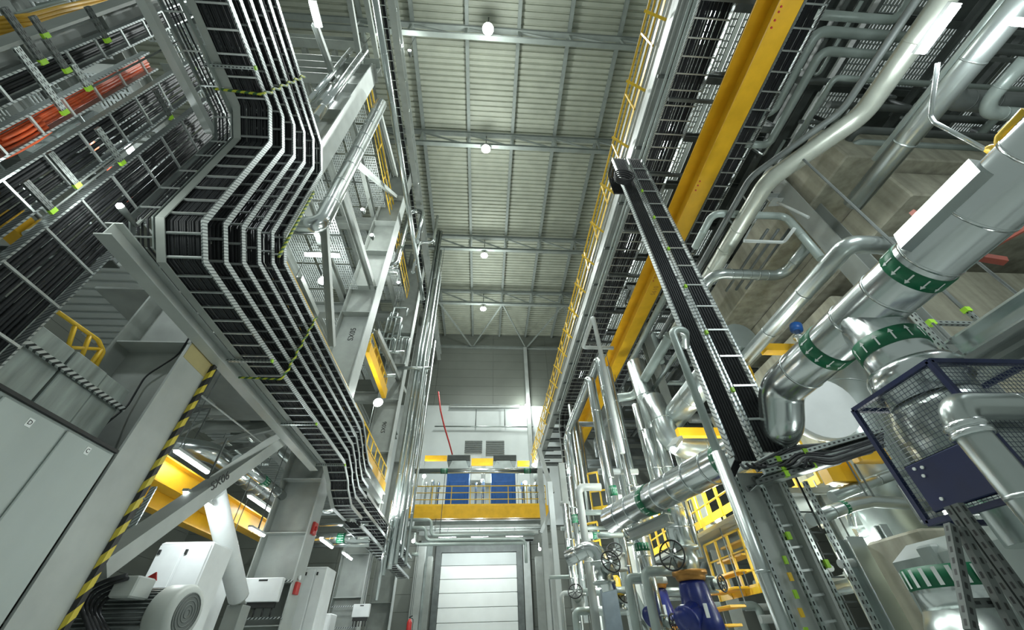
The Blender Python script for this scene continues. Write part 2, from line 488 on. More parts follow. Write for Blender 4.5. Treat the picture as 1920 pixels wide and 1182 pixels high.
def grating(label, a, b, z, group='grating panels', sp=.085, along_x=True):
    """galvanised floor grating between corners a and b"""
    sx, sy = abs(b[0]-a[0]), abs(b[1]-a[1]); key = (round(sx,2), round(sy,2), sp)
    cx, cy = (a[0]+b[0])/2, (a[1]+b[1])/2
    if key in GRATES:
        o = GRATES[key].copy(); COL.objects.link(o); o.location = (cx, cy, z)
    else:
        mb = MB(); n = int(sx/sp)
        for i in range(n+1):
            x = -sx/2+sx*i/n; mb.box((x-.014,-sy/2,-.03),(x+.014,sy/2,0))
        k = int(sy/(sp*1.6))
        for i in range(k+1):
            y = -sy/2+sy*i/k; mb.box((-sx/2,y-.016,-.012),(sx/2,y+.016,-.002))
        o = link('grating_panel', mb, M_GRATE, origin=(0,0,0)); o.location = (cx, cy, z); GRATES[key] = o
    return tag(o, label, 'grating', group)
def word(txt, label_parent, p, size, xdir, ydir, m, depth=.004):
    cu = bpy.data.curves.new('lettering', 'FONT'); cu.body = txt; cu.size = size; cu.extrude = depth; cu.align_x = 'CENTER'; cu.align_y = 'CENTER'
    cu.resolution_u = 3
    tmp = bpy.data.objects.new('lettering_curve', cu); COL.objects.link(tmp)
    dg = bpy.context.evaluated_depsgraph_get(); dg.update()
    me = bpy.data.meshes.new_from_object(tmp.evaluated_get(dg)); me.name = 'lettering'
    bpy.data.objects.remove(tmp); bpy.data.curves.remove(cu)
    me.materials.clear(); me.materials.append(m)
    o = bpy.data.objects.new('lettering', me); COL.objects.link(o)
    x = V(xdir).normalized(); y = V(ydir).normalized(); z = x.cross(y)
    base = V((0,0,0)); q = label_parent
    while q is not None: base = base+q.location; q = q.parent
    o.parent = label_parent
    o.matrix_local = Matrix(((x.x,y.x,z.x,p[0]-base.x),(x.y,y.y,z.y,p[1]-base.y),(x.z,y.z,z.z,p[2]-base.z),(0,0,0,1)))
    return o

# ================================================================ the hall itself
WALL_Y = 34.2; ROOF_Z = 28.6
struct('floor', MB().box((-22,-4,-.3),(24,36,0)), M_FLOOR)
dk = MB(); pr = []; y = -2.0
while y < WALL_Y:
    pr += [(y,0),(y+.20,0),(y+.225,.09),(y+.295,.09)]; y += .32
b0 = len(dk.v)
for x in (-22, 24): dk.v += [(x, yy, ROOF_Z+zz) for yy, zz in pr]
n = len(pr)
for i in range(n-1): dk.f.append((i,i+1,n+i+1,n+i)); dk.sm.append(False)
struct('ceiling', dk, M_DECK)
struct('trim_1', MB().box((-22,-2,ROOF_Z+.12),(24,WALL_Y,ROOF_Z+.3)), M_STEEL_D)
wf = MB(); z = 0.0
while z < ROOF_Z+.2:
    x = -22
    while x < 24:
        wf.box((x,WALL_Y,z),(min(x+5.7,24)-.02,WALL_Y+.15,z+.985)); x += 5.7
    z += 1.0
struct('wall_far', wf, M_WALL)
struct('wall_backing_far', MB().box((-22,WALL_Y+.12,0),(24,WALL_Y+.25,ROOF_Z)), M_STEEL_D)
wl = MB(); wr = MB()
for k in range(28):
    wl.box((-22.15,-2,k),(-22,WALL_Y,k+.985)); wr.box((24,-2,k),(24.15,WALL_Y,k+.985))
struct('wall_left', wl, M_WALL); struct('wall_right', wr, M_WALL)
# a pale band of lower wall behind the platform
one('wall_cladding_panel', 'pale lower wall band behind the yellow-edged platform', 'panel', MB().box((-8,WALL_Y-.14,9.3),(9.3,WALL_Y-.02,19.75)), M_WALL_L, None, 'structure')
# wall column with its lamp, horizontal wall rail
beam('grey column on the far wall with a lamp halfway up', (4.2,WALL_Y-.36,8.9), (4.2,WALL_Y-.36,26.6), .36, .36, M_STEEL_L, 'wall_post', 'column', up=(0,1,0), box=True)
a, b = xr(WALL_Y-.3, (843,762), (974,765))
beam('horizontal wall rail across the far wall under the dark cladding', a, b, .25, .3, M_STEEL_L, 'wall_rail', 'beam')
for i, px in enumerate((893, 946)):
    a, b = vr(WALL_Y-.35, (px,768), (px,800))
    pipe(('thin drop pipe below the far wall rail, nearer the red hose', 'thin drop pipe below the far wall rail, nearer the wall lamp')[i], [a, b], .04, M_STEEL_D, 0, name='drop_pipe')
a, b = xr(WALL_Y-.4, (815,800), (1000,803))
pipe('thin galvanised pipe crossing the pale far wall', [a, b], .06, M_GALV2, 0)
c = P(988,762,y=WALL_Y-.75)
wlamp = empty('wall_lamp', 'bright lamp on the far wall column', 'lamp', c)
link('lamp_bracket', MB().bar(c, c+V((0,.2,0)), .08, .08), M_STEEL_D, wlamp)
link('lamp_lens', MB().lathe(c-V((0,.1,0)), (0,1,0), [(0,.02),(.02,.2),(.12,.22),(.2,.14)], 16), M_LAMP_S, wlamp)
light('wall_lamp_light', 'POINT', c-V((0,.6,0)), 380, size=.25, parent=wlamp)

# roof purlins and trusses
PX = [-7.4,-4.55,-1.5,1.45,4.35,7.3,10.3,13.2]
ORD = ['over the gallery to the left of the hall','along the left edge of the open roof','first inside the open roof from the left gallery','second inside the open roof from the left gallery','third inside the open roof from the left gallery','fourth inside the open roof, over the right gallery edge','fifth from the left gallery, over the right gallery','sixth, deep over the right gallery']
for x, s in zip(PX, ORD):
    beam('grey roof purlin '+s, (x,-1.5,ROOF_Z-.16), (x,WALL_Y-.02,ROOF_Z-.16), .20, .30, M_ROOFSTEEL, 'roof_purlin', 'beam', group='roof purlins')
TY = [5.9, 11.8, 20.4, 26.9]
TN = ['nearest overhead, with the first bay lamp', 'second from the camera', 'third from the camera', 'last before the far wall']
for ty, s in zip(TY, TN):
    t = empty('roof_truss', 'grey steel roof truss, '+s, 'truss', (0,ty,26.8), 'roof trusses')
    zt, zb = ROOF_Z-.45, ROOF_Z-2.0
    link('top_chord', MB().ibeam((-12,ty,zt),(15,ty,zt),.26,.26), M_ROOFSTEEL, t)
    link('bottom_chord', MB().ibeam((-12,ty,zb),(15,ty,zb),.24,.24), M_ROOFSTEEL, t)
    for i in range(len(PX)):
        link('truss_post', MB().bar((PX[i],ty,zb+.12),(PX[i],ty,zt-.13),.12,.12), M_ROOFSTEEL, t)
        if i < len(PX)-1: link('truss_diagonal', MB().bar((PX[i]+.15,ty,zt-.15),(PX[i+1]-.25,ty,zb+.13),.09,.09), M_ROOFSTEEL, t)
for i in range(5):
    x0, x1 = PX[i+1], PX[i+2]
    p, q = ((x0,TY[3]+.15,26.75),(x1,WALL_Y-.1,26.75)) if i % 2 == 0 else ((x1,TY[3]+.15,26.75),(x0,WALL_Y-.1,26.75))
    p, q = V(p), V(q); p, q = p+(q-p)*.03, q-(q-p)*.04
    beam('flat roof brace in the last bay, '+('first','second','third','fourth','fifth')[i]+' from the left gallery', p, q, .12, .12, M_ROOFSTEEL, 'roof_brace', 'brace', box=True, group='roof wind braces')
beam('horizontal edge beam where roof meets the far wall', (-12,WALL_Y-.15,26.75), (15,WALL_Y-.15,26.75), .25, .25, M_ROOFSTEEL, 'eaves_beam', 'beam')
# high bay lamps
for (px, py), ty, s in zip([(915,55),(911,280),(908,480),(906,580)], TY, ['nearest, on the first roof truss', 'second along the hall', 'third along the hall', 'last, close to the far wall']):
    c = P(px, py, z=26.15)
    hb = empty('high_bay_lamp', 'round high bay lamp glaring white, '+s, 'lamp', c, 'high bay lamps')
    link('lamp_rod', MB().tube([c+V((0,0,.3)), V((c.x,c.y,ROOF_Z-.01))], .03, 8), M_STEEL_D, hb)
    link('lamp_shade', MB().lathe(c, (0,0,1), [(.04,.30),(.10,.30),(.28,.16),(.36,.10)], 20), M_STEEL_L, hb)
    link('lamp_lens', MB().lathe(c, (0,0,1), [(-.02,.05),(.0,.26),(.06,.27)], 20), M_LAMP_S, hb)
    light('high_bay_light', 'SPOT', c-V((0,0,.1)), 3800, size=.3, parent=hb, spot=125)
    light('high_bay_glow', 'POINT', c-V((0,0,1.4)), 380, size=.35, parent=hb)

# ================================================================ platform and door at the end of the hall
DOOR_Y = WALL_Y-.12
a = P(829,1037,y=DOOR_Y); b = P(968,1037,y=DOOR_Y)
dx0, dx1, dz = a.x, b.x, (a.z+b.z)/2
door = empty('door_1', 'white sectional door under the platform', 'door', ((dx0+dx1)/2,DOOR_Y,0)); door['kind'] = 'structure'
k = 9
for i in range(k):
    z0, z1 = dz*i/k, dz*(i+1)/k
    link('door_section', MB().bbox((dx0,DOOR_Y-.08,z0+.012),(dx1,DOOR_Y,z1-.012),.02), M_DOOR if i < k-1 else M_WALL_L, door)
fr = MB(); fr.box((dx0-.45,DOOR_Y-.15,0),(dx0-.02,DOOR_Y,dz+.4)).box((dx1+.02,DOOR_Y-.15,0),(dx1+.45,DOOR_Y,dz+.4)).box((dx0-.45,DOOR_Y-.16,dz+.02),(dx1+.45,DOOR_Y-.01,dz+.5))
link('door_frame', fr, M_STEEL_D, door)
for sx, w, m, s in ((dx0-1.15,.9,M_DUCT,'left'),(dx1+.75,.5,M_STEEL_L,'right')):
    one('wall_sheet', 'grey-green sheet beside the white door, '+('with thin conduits' if s == 'left' else 'narrow, on the pipework side'), 'panel', MB().box((sx-w/2,DOOR_Y-.3,0),(sx+w/2,DOOR_Y-.18,dz+.8)), m, None, 'thing')
PLY = 27.0
a = P(768,951,y=PLY); b = P(1028,955,y=PLY); a2 = P(768,974,y=PLY)
pz1, pz0 = a.z, a2.z; px0, px1 = a.x, b.x
beam('yellow fascia beam along the front of the end platform', (px0,PLY,(pz0+pz1)/2), (px1,PLY,(pz0+pz1)/2), .2, pz1-pz0, M_YELLOW, 'fascia_beam', 'beam', box=True)
one('platform_deck', 'grey platform deck carrying the two blue machines', 'platform', MB().box((px0,PLY+.12,pz1-.12),(px1,WALL_Y-.005,pz1-.02)), M_STEEL, None)
for i, yy in enumerate((28.4,29.8,31.2,32.6)):
    beam('grey joist under the end platform, '+('first','second','third','fourth')[i]+' behind the yellow fascia', (px0,yy,pz1-.31), (px1,yy,pz1-.31), .2, .36, M_STEEL, 'platform_joist', 'beam', group='platform joists')
handrail('yellow handrail on the end platform in front of the blue machines', [(px0+.1,PLY+.02,pz1+.01),(px1-.1,PLY+.02,pz1+.01)], 1.25, 1.25, .035, mids=2)
for i, (l, r_) in enumerate(((833,880),(921,966))):
    yb = 28.6
    A = P(l,950,y=yb); B = P(r_,884,y=yb); top = B.z+.2
    mc = empty('blue_machine', ('tall blue machine behind the platform handrail, nearer the grey columns','tall blue machine behind the platform handrail, nearer the pipework')[i], 'machine', ((A.x+B.x)/2,yb,pz1), 'blue machines')
    link('housing', MB().bbox((A.x,yb,pz1),(B.x,yb+1.6,top),.05), M_BLUE, mc)
    link('access_panel', MB().bbox((A.x+.25,yb-.04,pz1+.4),(B.x-.25,yb+.02,top-.9),.02), M_BLUE, mc)
    link('cooler_hood', MB().prism([(-.75,0),(.75,0),(.5,.6),(-.5,.6)], ((A.x+B.x)/2,yb+.1,top), ((A.x+B.x)/2,yb+1.4,top)), M_GALV2, mc)
    lo = P(l+4,880,y=yb+.1); hi = P(r_+2,853,y=yb+.1)
    lv = link('louvre_box', MB().box((lo.x,yb+.15,top+.6),(hi.x,yb+1.5,hi.z)), M_STEEL_D, mc)
    sl = MB(); nz = 8
    for q in range(nz):
        zz = top+.65+(hi.z-top-.7)*q/nz
        sl.box((lo.x,yb+.06,zz),(hi.x,yb+.14,zz+(hi.z-top-.7)/nz*.55))
    link('louvre_blades', sl, M_STEEL_D, lv)
for i, (l, r_, t, bt) in enumerate(((871,904,826,850),(911,945,826,855))):
    yb = 32.2
    A = P(l,bt,y=yb); B = P(r_,t,y=yb)
    lb = empty('roof_louvre', ('pale louvred box behind the dark louvres, nearer the red hose','pale louvred box behind the dark louvres, nearer the wall column')[i], 'louvre', (A.x,yb,A.z))
    link('box_shell', MB().box((A.x,yb,A.z-2.2),(B.x,yb+.9,B.z)), M_STEEL_L, lb)
    s = MB()
    for q in range(7): s.box((A.x-.02,yb-.07,A.z+(B.z-A.z)*q/7),(B.x+.02,yb,A.z+(B.z-A.z)*(q+.5)/7))
    link('louvre_blades', s, M_STEEL_D, lb)
a, b = xr(31.0, (884,867), (926,867))
beam('short yellow beam between the two dark louvre boxes', a, b, .3, .5, M_YELLOW, 'hoist_beam', 'beam', box=True)
a, b = xr(30.5, (797,860), (838,860)); beam('short yellow beam behind the platform by the grey columns', a, b, .3, .35, M_YELLOW, 'hoist_beam', 'beam', box=True)
a, b = xr(30.5, (970,870), (992,870)); beam('short yellow beam under the crane gallery end', a, b, .3, .35, M_YELLOW, 'hoist_beam', 'beam', box=True)
a, b = xr(PLY-.4, (776,884), (1030,888))
pipe('long galvanised pipe crossing in front of the blue machines', [a, b], .17, M_GALV, 0, bands=((2.0,.45,1),((b-a).length-1.5,.45,1)))
for i, (px, t) in enumerate(((800,905),(812,900),(822,905),(893,905),(906,900),(980,905),(994,910),(1004,905))):
    A = P(px, t, y=29.4)
    pipe(('slim riser on the platform at the column side, outermost','slim riser on the platform at the column side, middle','slim riser on the platform at the column side, beside the blue machine','slim riser between the two blue machines, thinner','slim riser between the two blue machines, thicker','slim riser right of the blue machines, innermost','slim riser right of the blue machines, middle','slim riser right of the blue machines, outermost')[i], [(A.x,29.4,pz1),A,A+V((0,1.2,0))], .07+.02*(i % 3), M_GALV, .2, name='riser_pipe')
# bright work lamps about the platform
for i, (px, py) in enumerate(((905,902),(985,905),(1001,872),(795,893))):
    c = P(px, py, y=30.3)
    wl_ = empty('work_lamp', ('small bright lamp between the blue machines','small bright lamp right of the blue machines','small bright lamp under the crane gallery end','small bright lamp on the platform by the columns')[i], 'lamp', c)
    link('lamp_body', MB().lathe(c, (0,1,0), [(.05,.14),(.2,.1),(.3,.04)], 14), M_STEEL_D, wl_)
    link('lamp_lens', MB().lathe(c, (0,1,0), [(0,.03),(.02,.13),(.06,.14)], 14), M_LAMP_S, wl_)
    light('work_lamp_light', 'POINT', c-V((0,.4,0)), 220, size=.15, parent=wl_)
# lamps added under the platform to brighten the door
for i, x in enumerate((dx0+.6,(dx0+dx1)/2,dx1-.4)):
    a = V((x-.6,30.2,pz0-.35)); tl = tube_lamp('added tube lamp under the end platform to brighten the white door, '+('column side','middle','pipework side')[i], a, a+V((1.2,0,0)), .06, power=330)
    link('lamp_hanger', MB().bar(a+V((.6,0,.1)), V((x,30.2,pz0+.05)), .03, .03, (0,1,0)), M_STEEL_D, tl)
# services under the platform
a, b = xr(26.6, (822,1013), (1000,1017))
ladder('dark cable ladder hung under the end platform', [a, b], (0,1,0), .7, 1, .1, .35)
bundle('black cables lying in the ladder under the end platform', [a+V((0,0,.05)), b+V((0,0,.05))], (0,1,0), .6, 9, .035, .0)
for i, (p0, mv) in enumerate((((766,975),(('x',810,976),('z',838,1005),('x',1002,1010))), ((764,990),(('x',800,990),('z',830,1014),('x',985,1018),('z',1012,1055))), ((778,1000),(('z',790,1022),('x',985,1026))), ((772,1040),(('x',785,1040),)))):
    A = P(*p0, y=26.2-.25*i); ms = go(A, *mv)
    pipe(('bent grey pipe under the platform, uppermost','bent grey pipe under the platform, second down, dropping beside the door','bent grey pipe under the platform, lowest across the door','short grey pipe stub by the door column')[i], ms, .085, M_PIPEGREY, .3)
for i, yp in enumerate((1001.,988.)):
    a, b = xr(26.9, (815,yp), (1010,yp+3))
    beam(('thin hanger rail under the platform, lower','thin hanger rail under the platform, upper')[i], a, b, .1, .14, M_STEEL_L, 'hanger_rail', 'beam', box=True)
# sheds and posts beside the door
for i, (l, r_, t) in enumerate(((783,800,1020),(803,812,1045),(1003,1016,1045),(1020,1034,1030))):
    A = P(l, t, y=31.0); B = P(r_, t, y=31.0)
    beam(('grey post left of the white door','slim grey post close to the white door','slim grey post right of the white door','grey post right of the door beside the pipework')[i], ((A.x+B.x)/2,31.0,0), ((A.x+B.x)/2,31.0,A.z), abs(B.x-A.x), .4, M_STEEL_L if i in (0,3) else M_STEEL, 'door_post', 'column', up=(0,1,0))
A = P(767,1175,y=25.5)
fe = empty('fire_extinguisher', 'red fire extinguisher by the column left of the door', 'extinguisher', (A.x,25.5,A.z-.6))
link('cylinder', MB().lathe((A.x,25.5,A.z-.6),(0,0,1),[(0,.1),(.03,.13),(.75,.13),(.9,.05)],16), M_RED, fe)
link('valve_handle', MB().bar((A.x-.05,25.5,A.z+.35),(A.x+.12,25.5,A.z+.42),.04,.05), M_BLACK, fe)
link('hose', MB().tube(fillet([(A.x,25.5,A.z+.33),(A.x+.18,25.45,A.z+.3),(A.x+.18,25.45,A.z-.3)],.1),.015,6), M_BLACK, fe)
# red hose hanging from the gallery
h = [P(822,735,y=24.0), P(826,770,y=24.0), P(833,800,y=24.2), P(842,830,y=24.6), P(848,853,y=25.0)]
pipe('red hose hanging slack in front of the far wall', h, .05, M_RED, .4, 'hose', 'hose', n=8)

# ================================================================ column row along the left
def hcolumn(label, y, ztop, xr_=-5.0, depth=1.25, fw=.72, stiff=(), text=None, z0=0.0):
    root = empty('steel_column', label, 'column', (xr_-depth/2, y, z0), 'left column row')
    link('hall_flange', MB().box((xr_-.035,y-fw/2,z0),(xr_,y+fw/2,ztop)), M_STEEL_L, root)
    link('rear_flange', MB().box((xr_-depth,y-fw/2,z0),(xr_-depth+.035,y+fw/2,ztop)), M_STEEL, root)
    link('web', MB().box((xr_-depth+.035,y-.012,z0),(xr_-.035,y+.012,ztop)), M_STEEL, root)
    for z in stiff:
        link('stiffener', MB().box((xr_-depth+.036,y-fw/2+.03,z-.012),(xr_-.036,y-.013,z+.012)), M_STEEL_L, root)
    if text:
        for z, s in text:
            word(s, root, (xr_-depth*.5, y-.02, z), .32, (0,0,1), (-1,0,0), M_BLACK)
    return root
c0 = hcolumn('nearest grey column of the row, edged with yellow and black guard', 5.95, 20.3, stiff=(2.0,5.75,8.2,10.6,13,15.6,18))
link('primer_patch', MB().box((-5.001,5.62,5.45),(-4.994,6.26,6.05)), M_BEIGE, c0)
hcolumn('second grey column of the row, carrying a white junction box', 13.2, 26.4, stiff=(2.3,3.2,4.4,5.9,7.0,9.3,12.9,14.5,17,19.5,22), text=((11.9,'SX05'),))
hcolumn('third grey column of the row, carrying a small white box', 21.0, 26.4, stiff=(2.4,3.6,5.2,6.8,8.4,9.9,13,15.5,18), text=((11.4,'SX06'),))
hcolumn('last grey column of the row before the far wall', 28.0, 26.4, stiff=(4,8,12))
# edge guard hanging on the first column
eg = one('edge_guard', 'yellow and black striped guard down the nearest column edge', 'edge guard', MB().box((-4.995,6.26,.6),(-4.93,6.34,6.1)), M_TAPE)
A = [P(362,622,x=-4.9),P(335,668,x=-5.3),P(290,720,x=-5.6),P(245,765,x=-5.55),P(178,812,x=-5.4)]
pipe('loose black cable looping down the nearest column web', [V((p.x,min(p.y,5.85),p.z)) for p in A], .014, M_CABLE, .3, 'cable', 'hanging_cable', n=7)

# cabinets at the lower left
cb = empty('control_cabinet', 'large pale grey cabinet in front of the nearest column', 'cabinet', (-6,3.5,0))
CT = 3.80
link('cabinet_body', MB().box((-7.2,.6,0),(-5.03,5.56,CT)), M_CAB, cb)
for i, (y0, y1) in enumerate(((.62,2.3),(2.32,3.9),(3.92,4.74),(4.76,5.55))):
    d = link('cabinet_door', MB().bbox((-5.03,y0+.012,.1),(-5.0,y1-.012,CT-.03),.01), M_CAB, cb)
    if i > 1:
        zz = P(57,793,x=-4.99).z if i == 2 else P(165,846,x=-4.99).z
        yy = P(57,793,x=-4.99).y if i == 2 else P(165,846,x=-4.99).y
        s = link('door_sign', MB().box((-5.0,yy-.035,zz-.045),(-4.995,yy+.035,zz+.045)), M_PAPER, d)
        word('D' if i == 2 else 'C', s, (-4.993,yy,zz), .07, (0,1,0), (0,0,1), M_BLACK, .001)
link('cabinet_gasket', MB().box((-5.05,.6,CT),(-4.985,5.56,CT+.04)), M_BLACK, cb)
up = empty('metal_enclosure', 'stained dull metal enclosure on top of the pale cabinet', 'enclosure', (-6.2,4,CT+.05))
for i, (y0, y1) in enumerate(((1.6,2.7),(2.72,3.3),(3.32,3.9),(3.92,4.45),(4.47,5.0),(5.02,5.5))):
    link('metal_panel', MB().bbox((-6.9,y0,CT+.05),(-5.3-.02*(i % 2),y1,4.72),.01), M_DUCT, up)
b0_ = P(45,640,x=-5.24); b1_ = along(b0_, 'y', 188, 735)
link('fixing_rail', MB().bar(b0_, V((b0_.x,5.5,b0_.z)), .05, .06), M_STRUT, up)
# yellow guard behind the enclosure
gl = empty('ladder_guard', 'bent yellow tube guard above the stained enclosure', 'railing', P(150,640,x=-6.0))
gp = [P(108,585,x=-6.0),P(184,638,x=-6.0),P(194,660,x=-6.0),P(178,690,x=-6.0)]
link('guard_rail', MB().tube(fillet(gp,.08),.03,8), M_YELLOW2, gl)
link('guard_rail', MB().tube(fillet([P(132,652,x=-6.0),P(190,655,x=-6.0)],.08),.025,8), M_YELLOW2, gl)
for q0, q1 in (((140,612),(128,650)),((168,630),(152,672)),((190,655),(165,690))):
    link('guard_post', MB().tube([P(*q0,x=-6.0),P(*q1,x=-6.0)],.03,8), M_YELLOW2, gl)

# diagonal brace with its stencil and the round strut
p, q = P(178,1068,x=-5.22), P(548,808,x=-5.22)
br = empty('diagonal_brace', 'big grey diagonal brace stencilled in black', 'brace', p)
link('brace_section', MB().bar(p, q, .26, .30, (1,0,0)), M_STEEL_L, br)
t = (q-p).normalized(); mid = P(412,902,x=-5.08)
word('SX06', br, V((-5.065,mid.y,mid.z)), .24, t, t.cross(V((1,0,0)))*-1, M_BLACK)
p, q = P(402,925,x=-5.45), P(447,1118,x=-5.45)
rs = empty('round_strut', 'thick white round strut below the stencilled brace', 'strut', q)
link('strut_tube', MB().tube([p,q], .2, 24), M_WHITE, rs)
t = (q-p).normalized()
link('strut_fork', MB().lathe(q, t, [(0,.2),(.03,.2),(.06,.1),(.3,.1)], 16), M_STEEL, rs)
link('strut_pin', MB().tube([q+t*.22-V((0,.22,0)), q+t*.22+V((0,.22,0))], .05, 10), M_GALV2, rs)
one('strut_pedestal', 'grey pedestal under the white round strut', 'pedestal', MB().bbox((-5.65,q.y+.05,0),(-5.3,q.y+.45,(q+t*.30).z)), M_STEEL)
beam('grey edge beam running below the cable trays to the second column', P(203,428,x=-4.86), along(P(203,428,x=-4.86),'y',600,868), .22, .24, M_STEEL_L, 'edge_beam', 'beam')
beam('thin grey beam overhead, ending at the rising trays', P(262,-12,x=-5.0), along(P(262,-12,x=-5.0),'y',408,246), .13, .13, M_STEEL_L, 'edge_beam', 'beam', box=True)
# yellow monorail beams
beam('upper yellow monorail beam beyond the nearest column', P(262,862,x=-6.9), along(P(262,862,x=-6.9),'y',560,1020), .34, .5, M_YELLOW, 'monorail_beam', 'beam', tf=.03)
beam('lower yellow monorail beam half hidden by the diagonal brace', P(262,925,x=-7.4), along(P(262,925,x=-7.4),'y',420,1000), .3, .42, M_YELLOW, 'monorail_beam', 'beam', tf=.03)
# motor
mz = 2.16; my = 7.35
mt = empty('electric_motor', 'big grey electric motor with a round fan cowl', 'motor', (-4.9,my,0))
link('motor_frame', MB().tube([(-5.6,my,mz),(-4.55,my,mz)], .26, 28), M_MOTOR, mt)
fn = MB()
for i in range(26):
    a = math.pi*(-.15+1.3*i/25)
    c, s = math.cos(a), math.sin(a)
    fn.bar((-5.55,my+c*.285,mz+s*.285),(-4.58,my+c*.285,mz+s*.285), .012, .07, (0,c,s))
link('cooling_fins', fn, M_MOTOR, mt)
ax = V((1,-.12,0)).normalized()
cw = link('fan_cowl', MB().lathe((-4.57,my,mz), ax, [(0,.33),(.03,.35),(.30,.35),(.36,.31),(.365,.25)], 32), M_STEEL_L, mt)
link('fan_recess', MB().lathe(V((-4.57,my,mz))+ax*.362, ax, [(0,.25),(.006,.25)], 32), M_STEEL_D, cw)
gr_ = MB()
for rr in (.05,.10,.15,.20,.24): gr_.ring(V((-4.57,my,mz))+ax*.37, ax, rr, .008, 24, 5)
link('fan_grille', gr_, M_STEEL_D, cw)
link('lifting_tag', MB().bar((-4.9,my-.18,mz+.36),(-4.76,my-.2,mz+.44), .02, .12), M_RED, mt)
tb = P(255,1090,y=7.0); link('terminal_box', MB().bbox((tb.x-.08,6.72,tb.z-.22),(tb.x+.22,7.1,tb.z+.03),.02), M_STEEL_L, mt)
link('motor_foot', MB().box((-5.7,my-.3,mz-.5),(-4.8,my+.3,mz-.29)), M_MOTOR, mt)
one('motor_plinth', 'grey steel frame the big motor stands on', 'frame', MB().box((-6.0,my-.45,0),(-4.5,my+.45,mz-.51)), M_STEEL_L)
for i in range(5):
    q = [(176+9*i,1200),(150+8*i,1138+3*i),(162+8*i,1106+5*i),(200+5*i,1089+6*i),(238+2*i,1079+6*i)]
    pipe('black motor supply cable arching to the terminal box', [P(px,py,y=6.62+.07*i) for px, py in q], .026, M_CABLE, .3, 'cable', 'supply_cable', n=8, group='motor supply cables')
for i, (x, y, z) in enumerate(((-5.35,7.7,3.95),(-5.9,11.4,4.2),(-5.9,15.0,4.9))):  # tube lamps added here to brighten the white cabinets
    tl = tube_lamp('added short tube lamp under left floor to brighten white cabinets, '+('nearest column','second column','beyond the second column')[i], V((x,y,z)), V((x,y+.9,z)), .04, power=(60,30,110)[i])
    link('lamp_hanger', MB().bar((x,y+.45,z+.06),(x,y+.45,z+1.2),.03,.03,(0,1,0)), M_STEEL_D, tl)
def wcab(label, l, r_, y, ztop, dep=.8, knobs=True, x0=None):
    o = empty('white_cabinet', label, 'cabinet', ((l+r_)/2,y,0))
    link('cabinet_body', MB().bbox((l,y,0),(r_,y+dep,ztop),.03), M_WHITE, o)
    w = (r_-l)/2
    for i in range(2):
        d = link('cabinet_door', MB().bbox((l+w*i+.02,y-.02,.1),(l+w*(i+1)-.02,y+.001,ztop-.06),.008), M_WHITE, o)
        if knobs: link('door_latch', MB().box((l+w*i+.05,y-.05,ztop-.22),(l+w*i+.09,y-.02,ztop-.14)), M_BLACK, d)
    return o
wcab('white cabinet directly behind the big motor', -6.2,-5.22,9.0,3.42)
wcab('white cabinet in the gap left of the second column', -6.9,-6.3,11.6,3.75,.7,False)
wcab('white cabinet right of the second column', -5.2,-4.55,14.0,3.72,.9)
wcab('low white cabinet further back between second and third columns', -6.6,-5.4,18.2,2.9,.8,False)
for i, (l, t, r_, b, y, s) in enumerate(((462,1086,523,1130,12.80,'white junction box on the second column'),(665,1134,692,1158,20.6,'small white junction box on the third column'))):
    A = P(l,t,y=y); B = P(r_,b,y=y)
    j = empty('junction_box', s, 'box', ((A.x+B.x)/2,y,B.z))
    link('box_body', MB().bbox((A.x,y-.16,B.z),(B.x,y,A.z),.015), M_WHITE, j)
    link('name_plate', MB().box((A.x+(B.x-A.x)*.4,y-.165,A.z-.08),(A.x+(B.x-A.x)*.62,y-.158,A.z-.04)), M_BLACK, j)
    link('gland_strip', MB().box((A.x+.05,y-.12,B.z-.12),(B.x-.05,y-.03,B.z)), M_BLACK, j)
    for q in range(5): link('cable_gland', MB().tube([(A.x+.1+(B.x-A.x-.2)*q/4,y-.08,B.z-.12),(A.x+.1+(B.x-A.x-.2)*q/4,y-.08,B.z-.3)],.02,8), M_BLACK, j)
    link('mounting_rail', MB().bar((-6.24,y+.02,A.z-.06),(-5.01,y+.02,A.z-.06),.04,.04), M_STRUT, j)
    link('mounting_rail', MB().bar((-6.24,y+.02,B.z-.32),(-5.01,y+.02,B.z-.32),.04,.04), M_STRUT, j)
A = P(590,992,x=-4.95)
cp = empty('call_point', 'red call point with fittings on the second column edge', 'call point', A)
link('call_point_box', MB().bbox(A-V((.048,.14,.16)), A+V((.03,.14,.16)),.01), M_RED, cp)
link('sounder', MB().lathe(A+V((.03,0,.0)),(1,0,0),[(0,.06),(.03,.07),(.05,.03)],14), M_RED, cp)
A = P(557,1104,x=-4.95)
cp = empty('call_point', 'red fitting low on the second column edge', 'call point', A)
link('call_point_box', MB().bbox(A-V((.048,.12,.14)), A+V((.03,.12,.14)),.01), M_RED, cp)
link('sounder', MB().lathe(A+V((-.04,0,.24)),(1,0,0),[(0,.05),(.05,.06)],14), M_WHITE, cp)

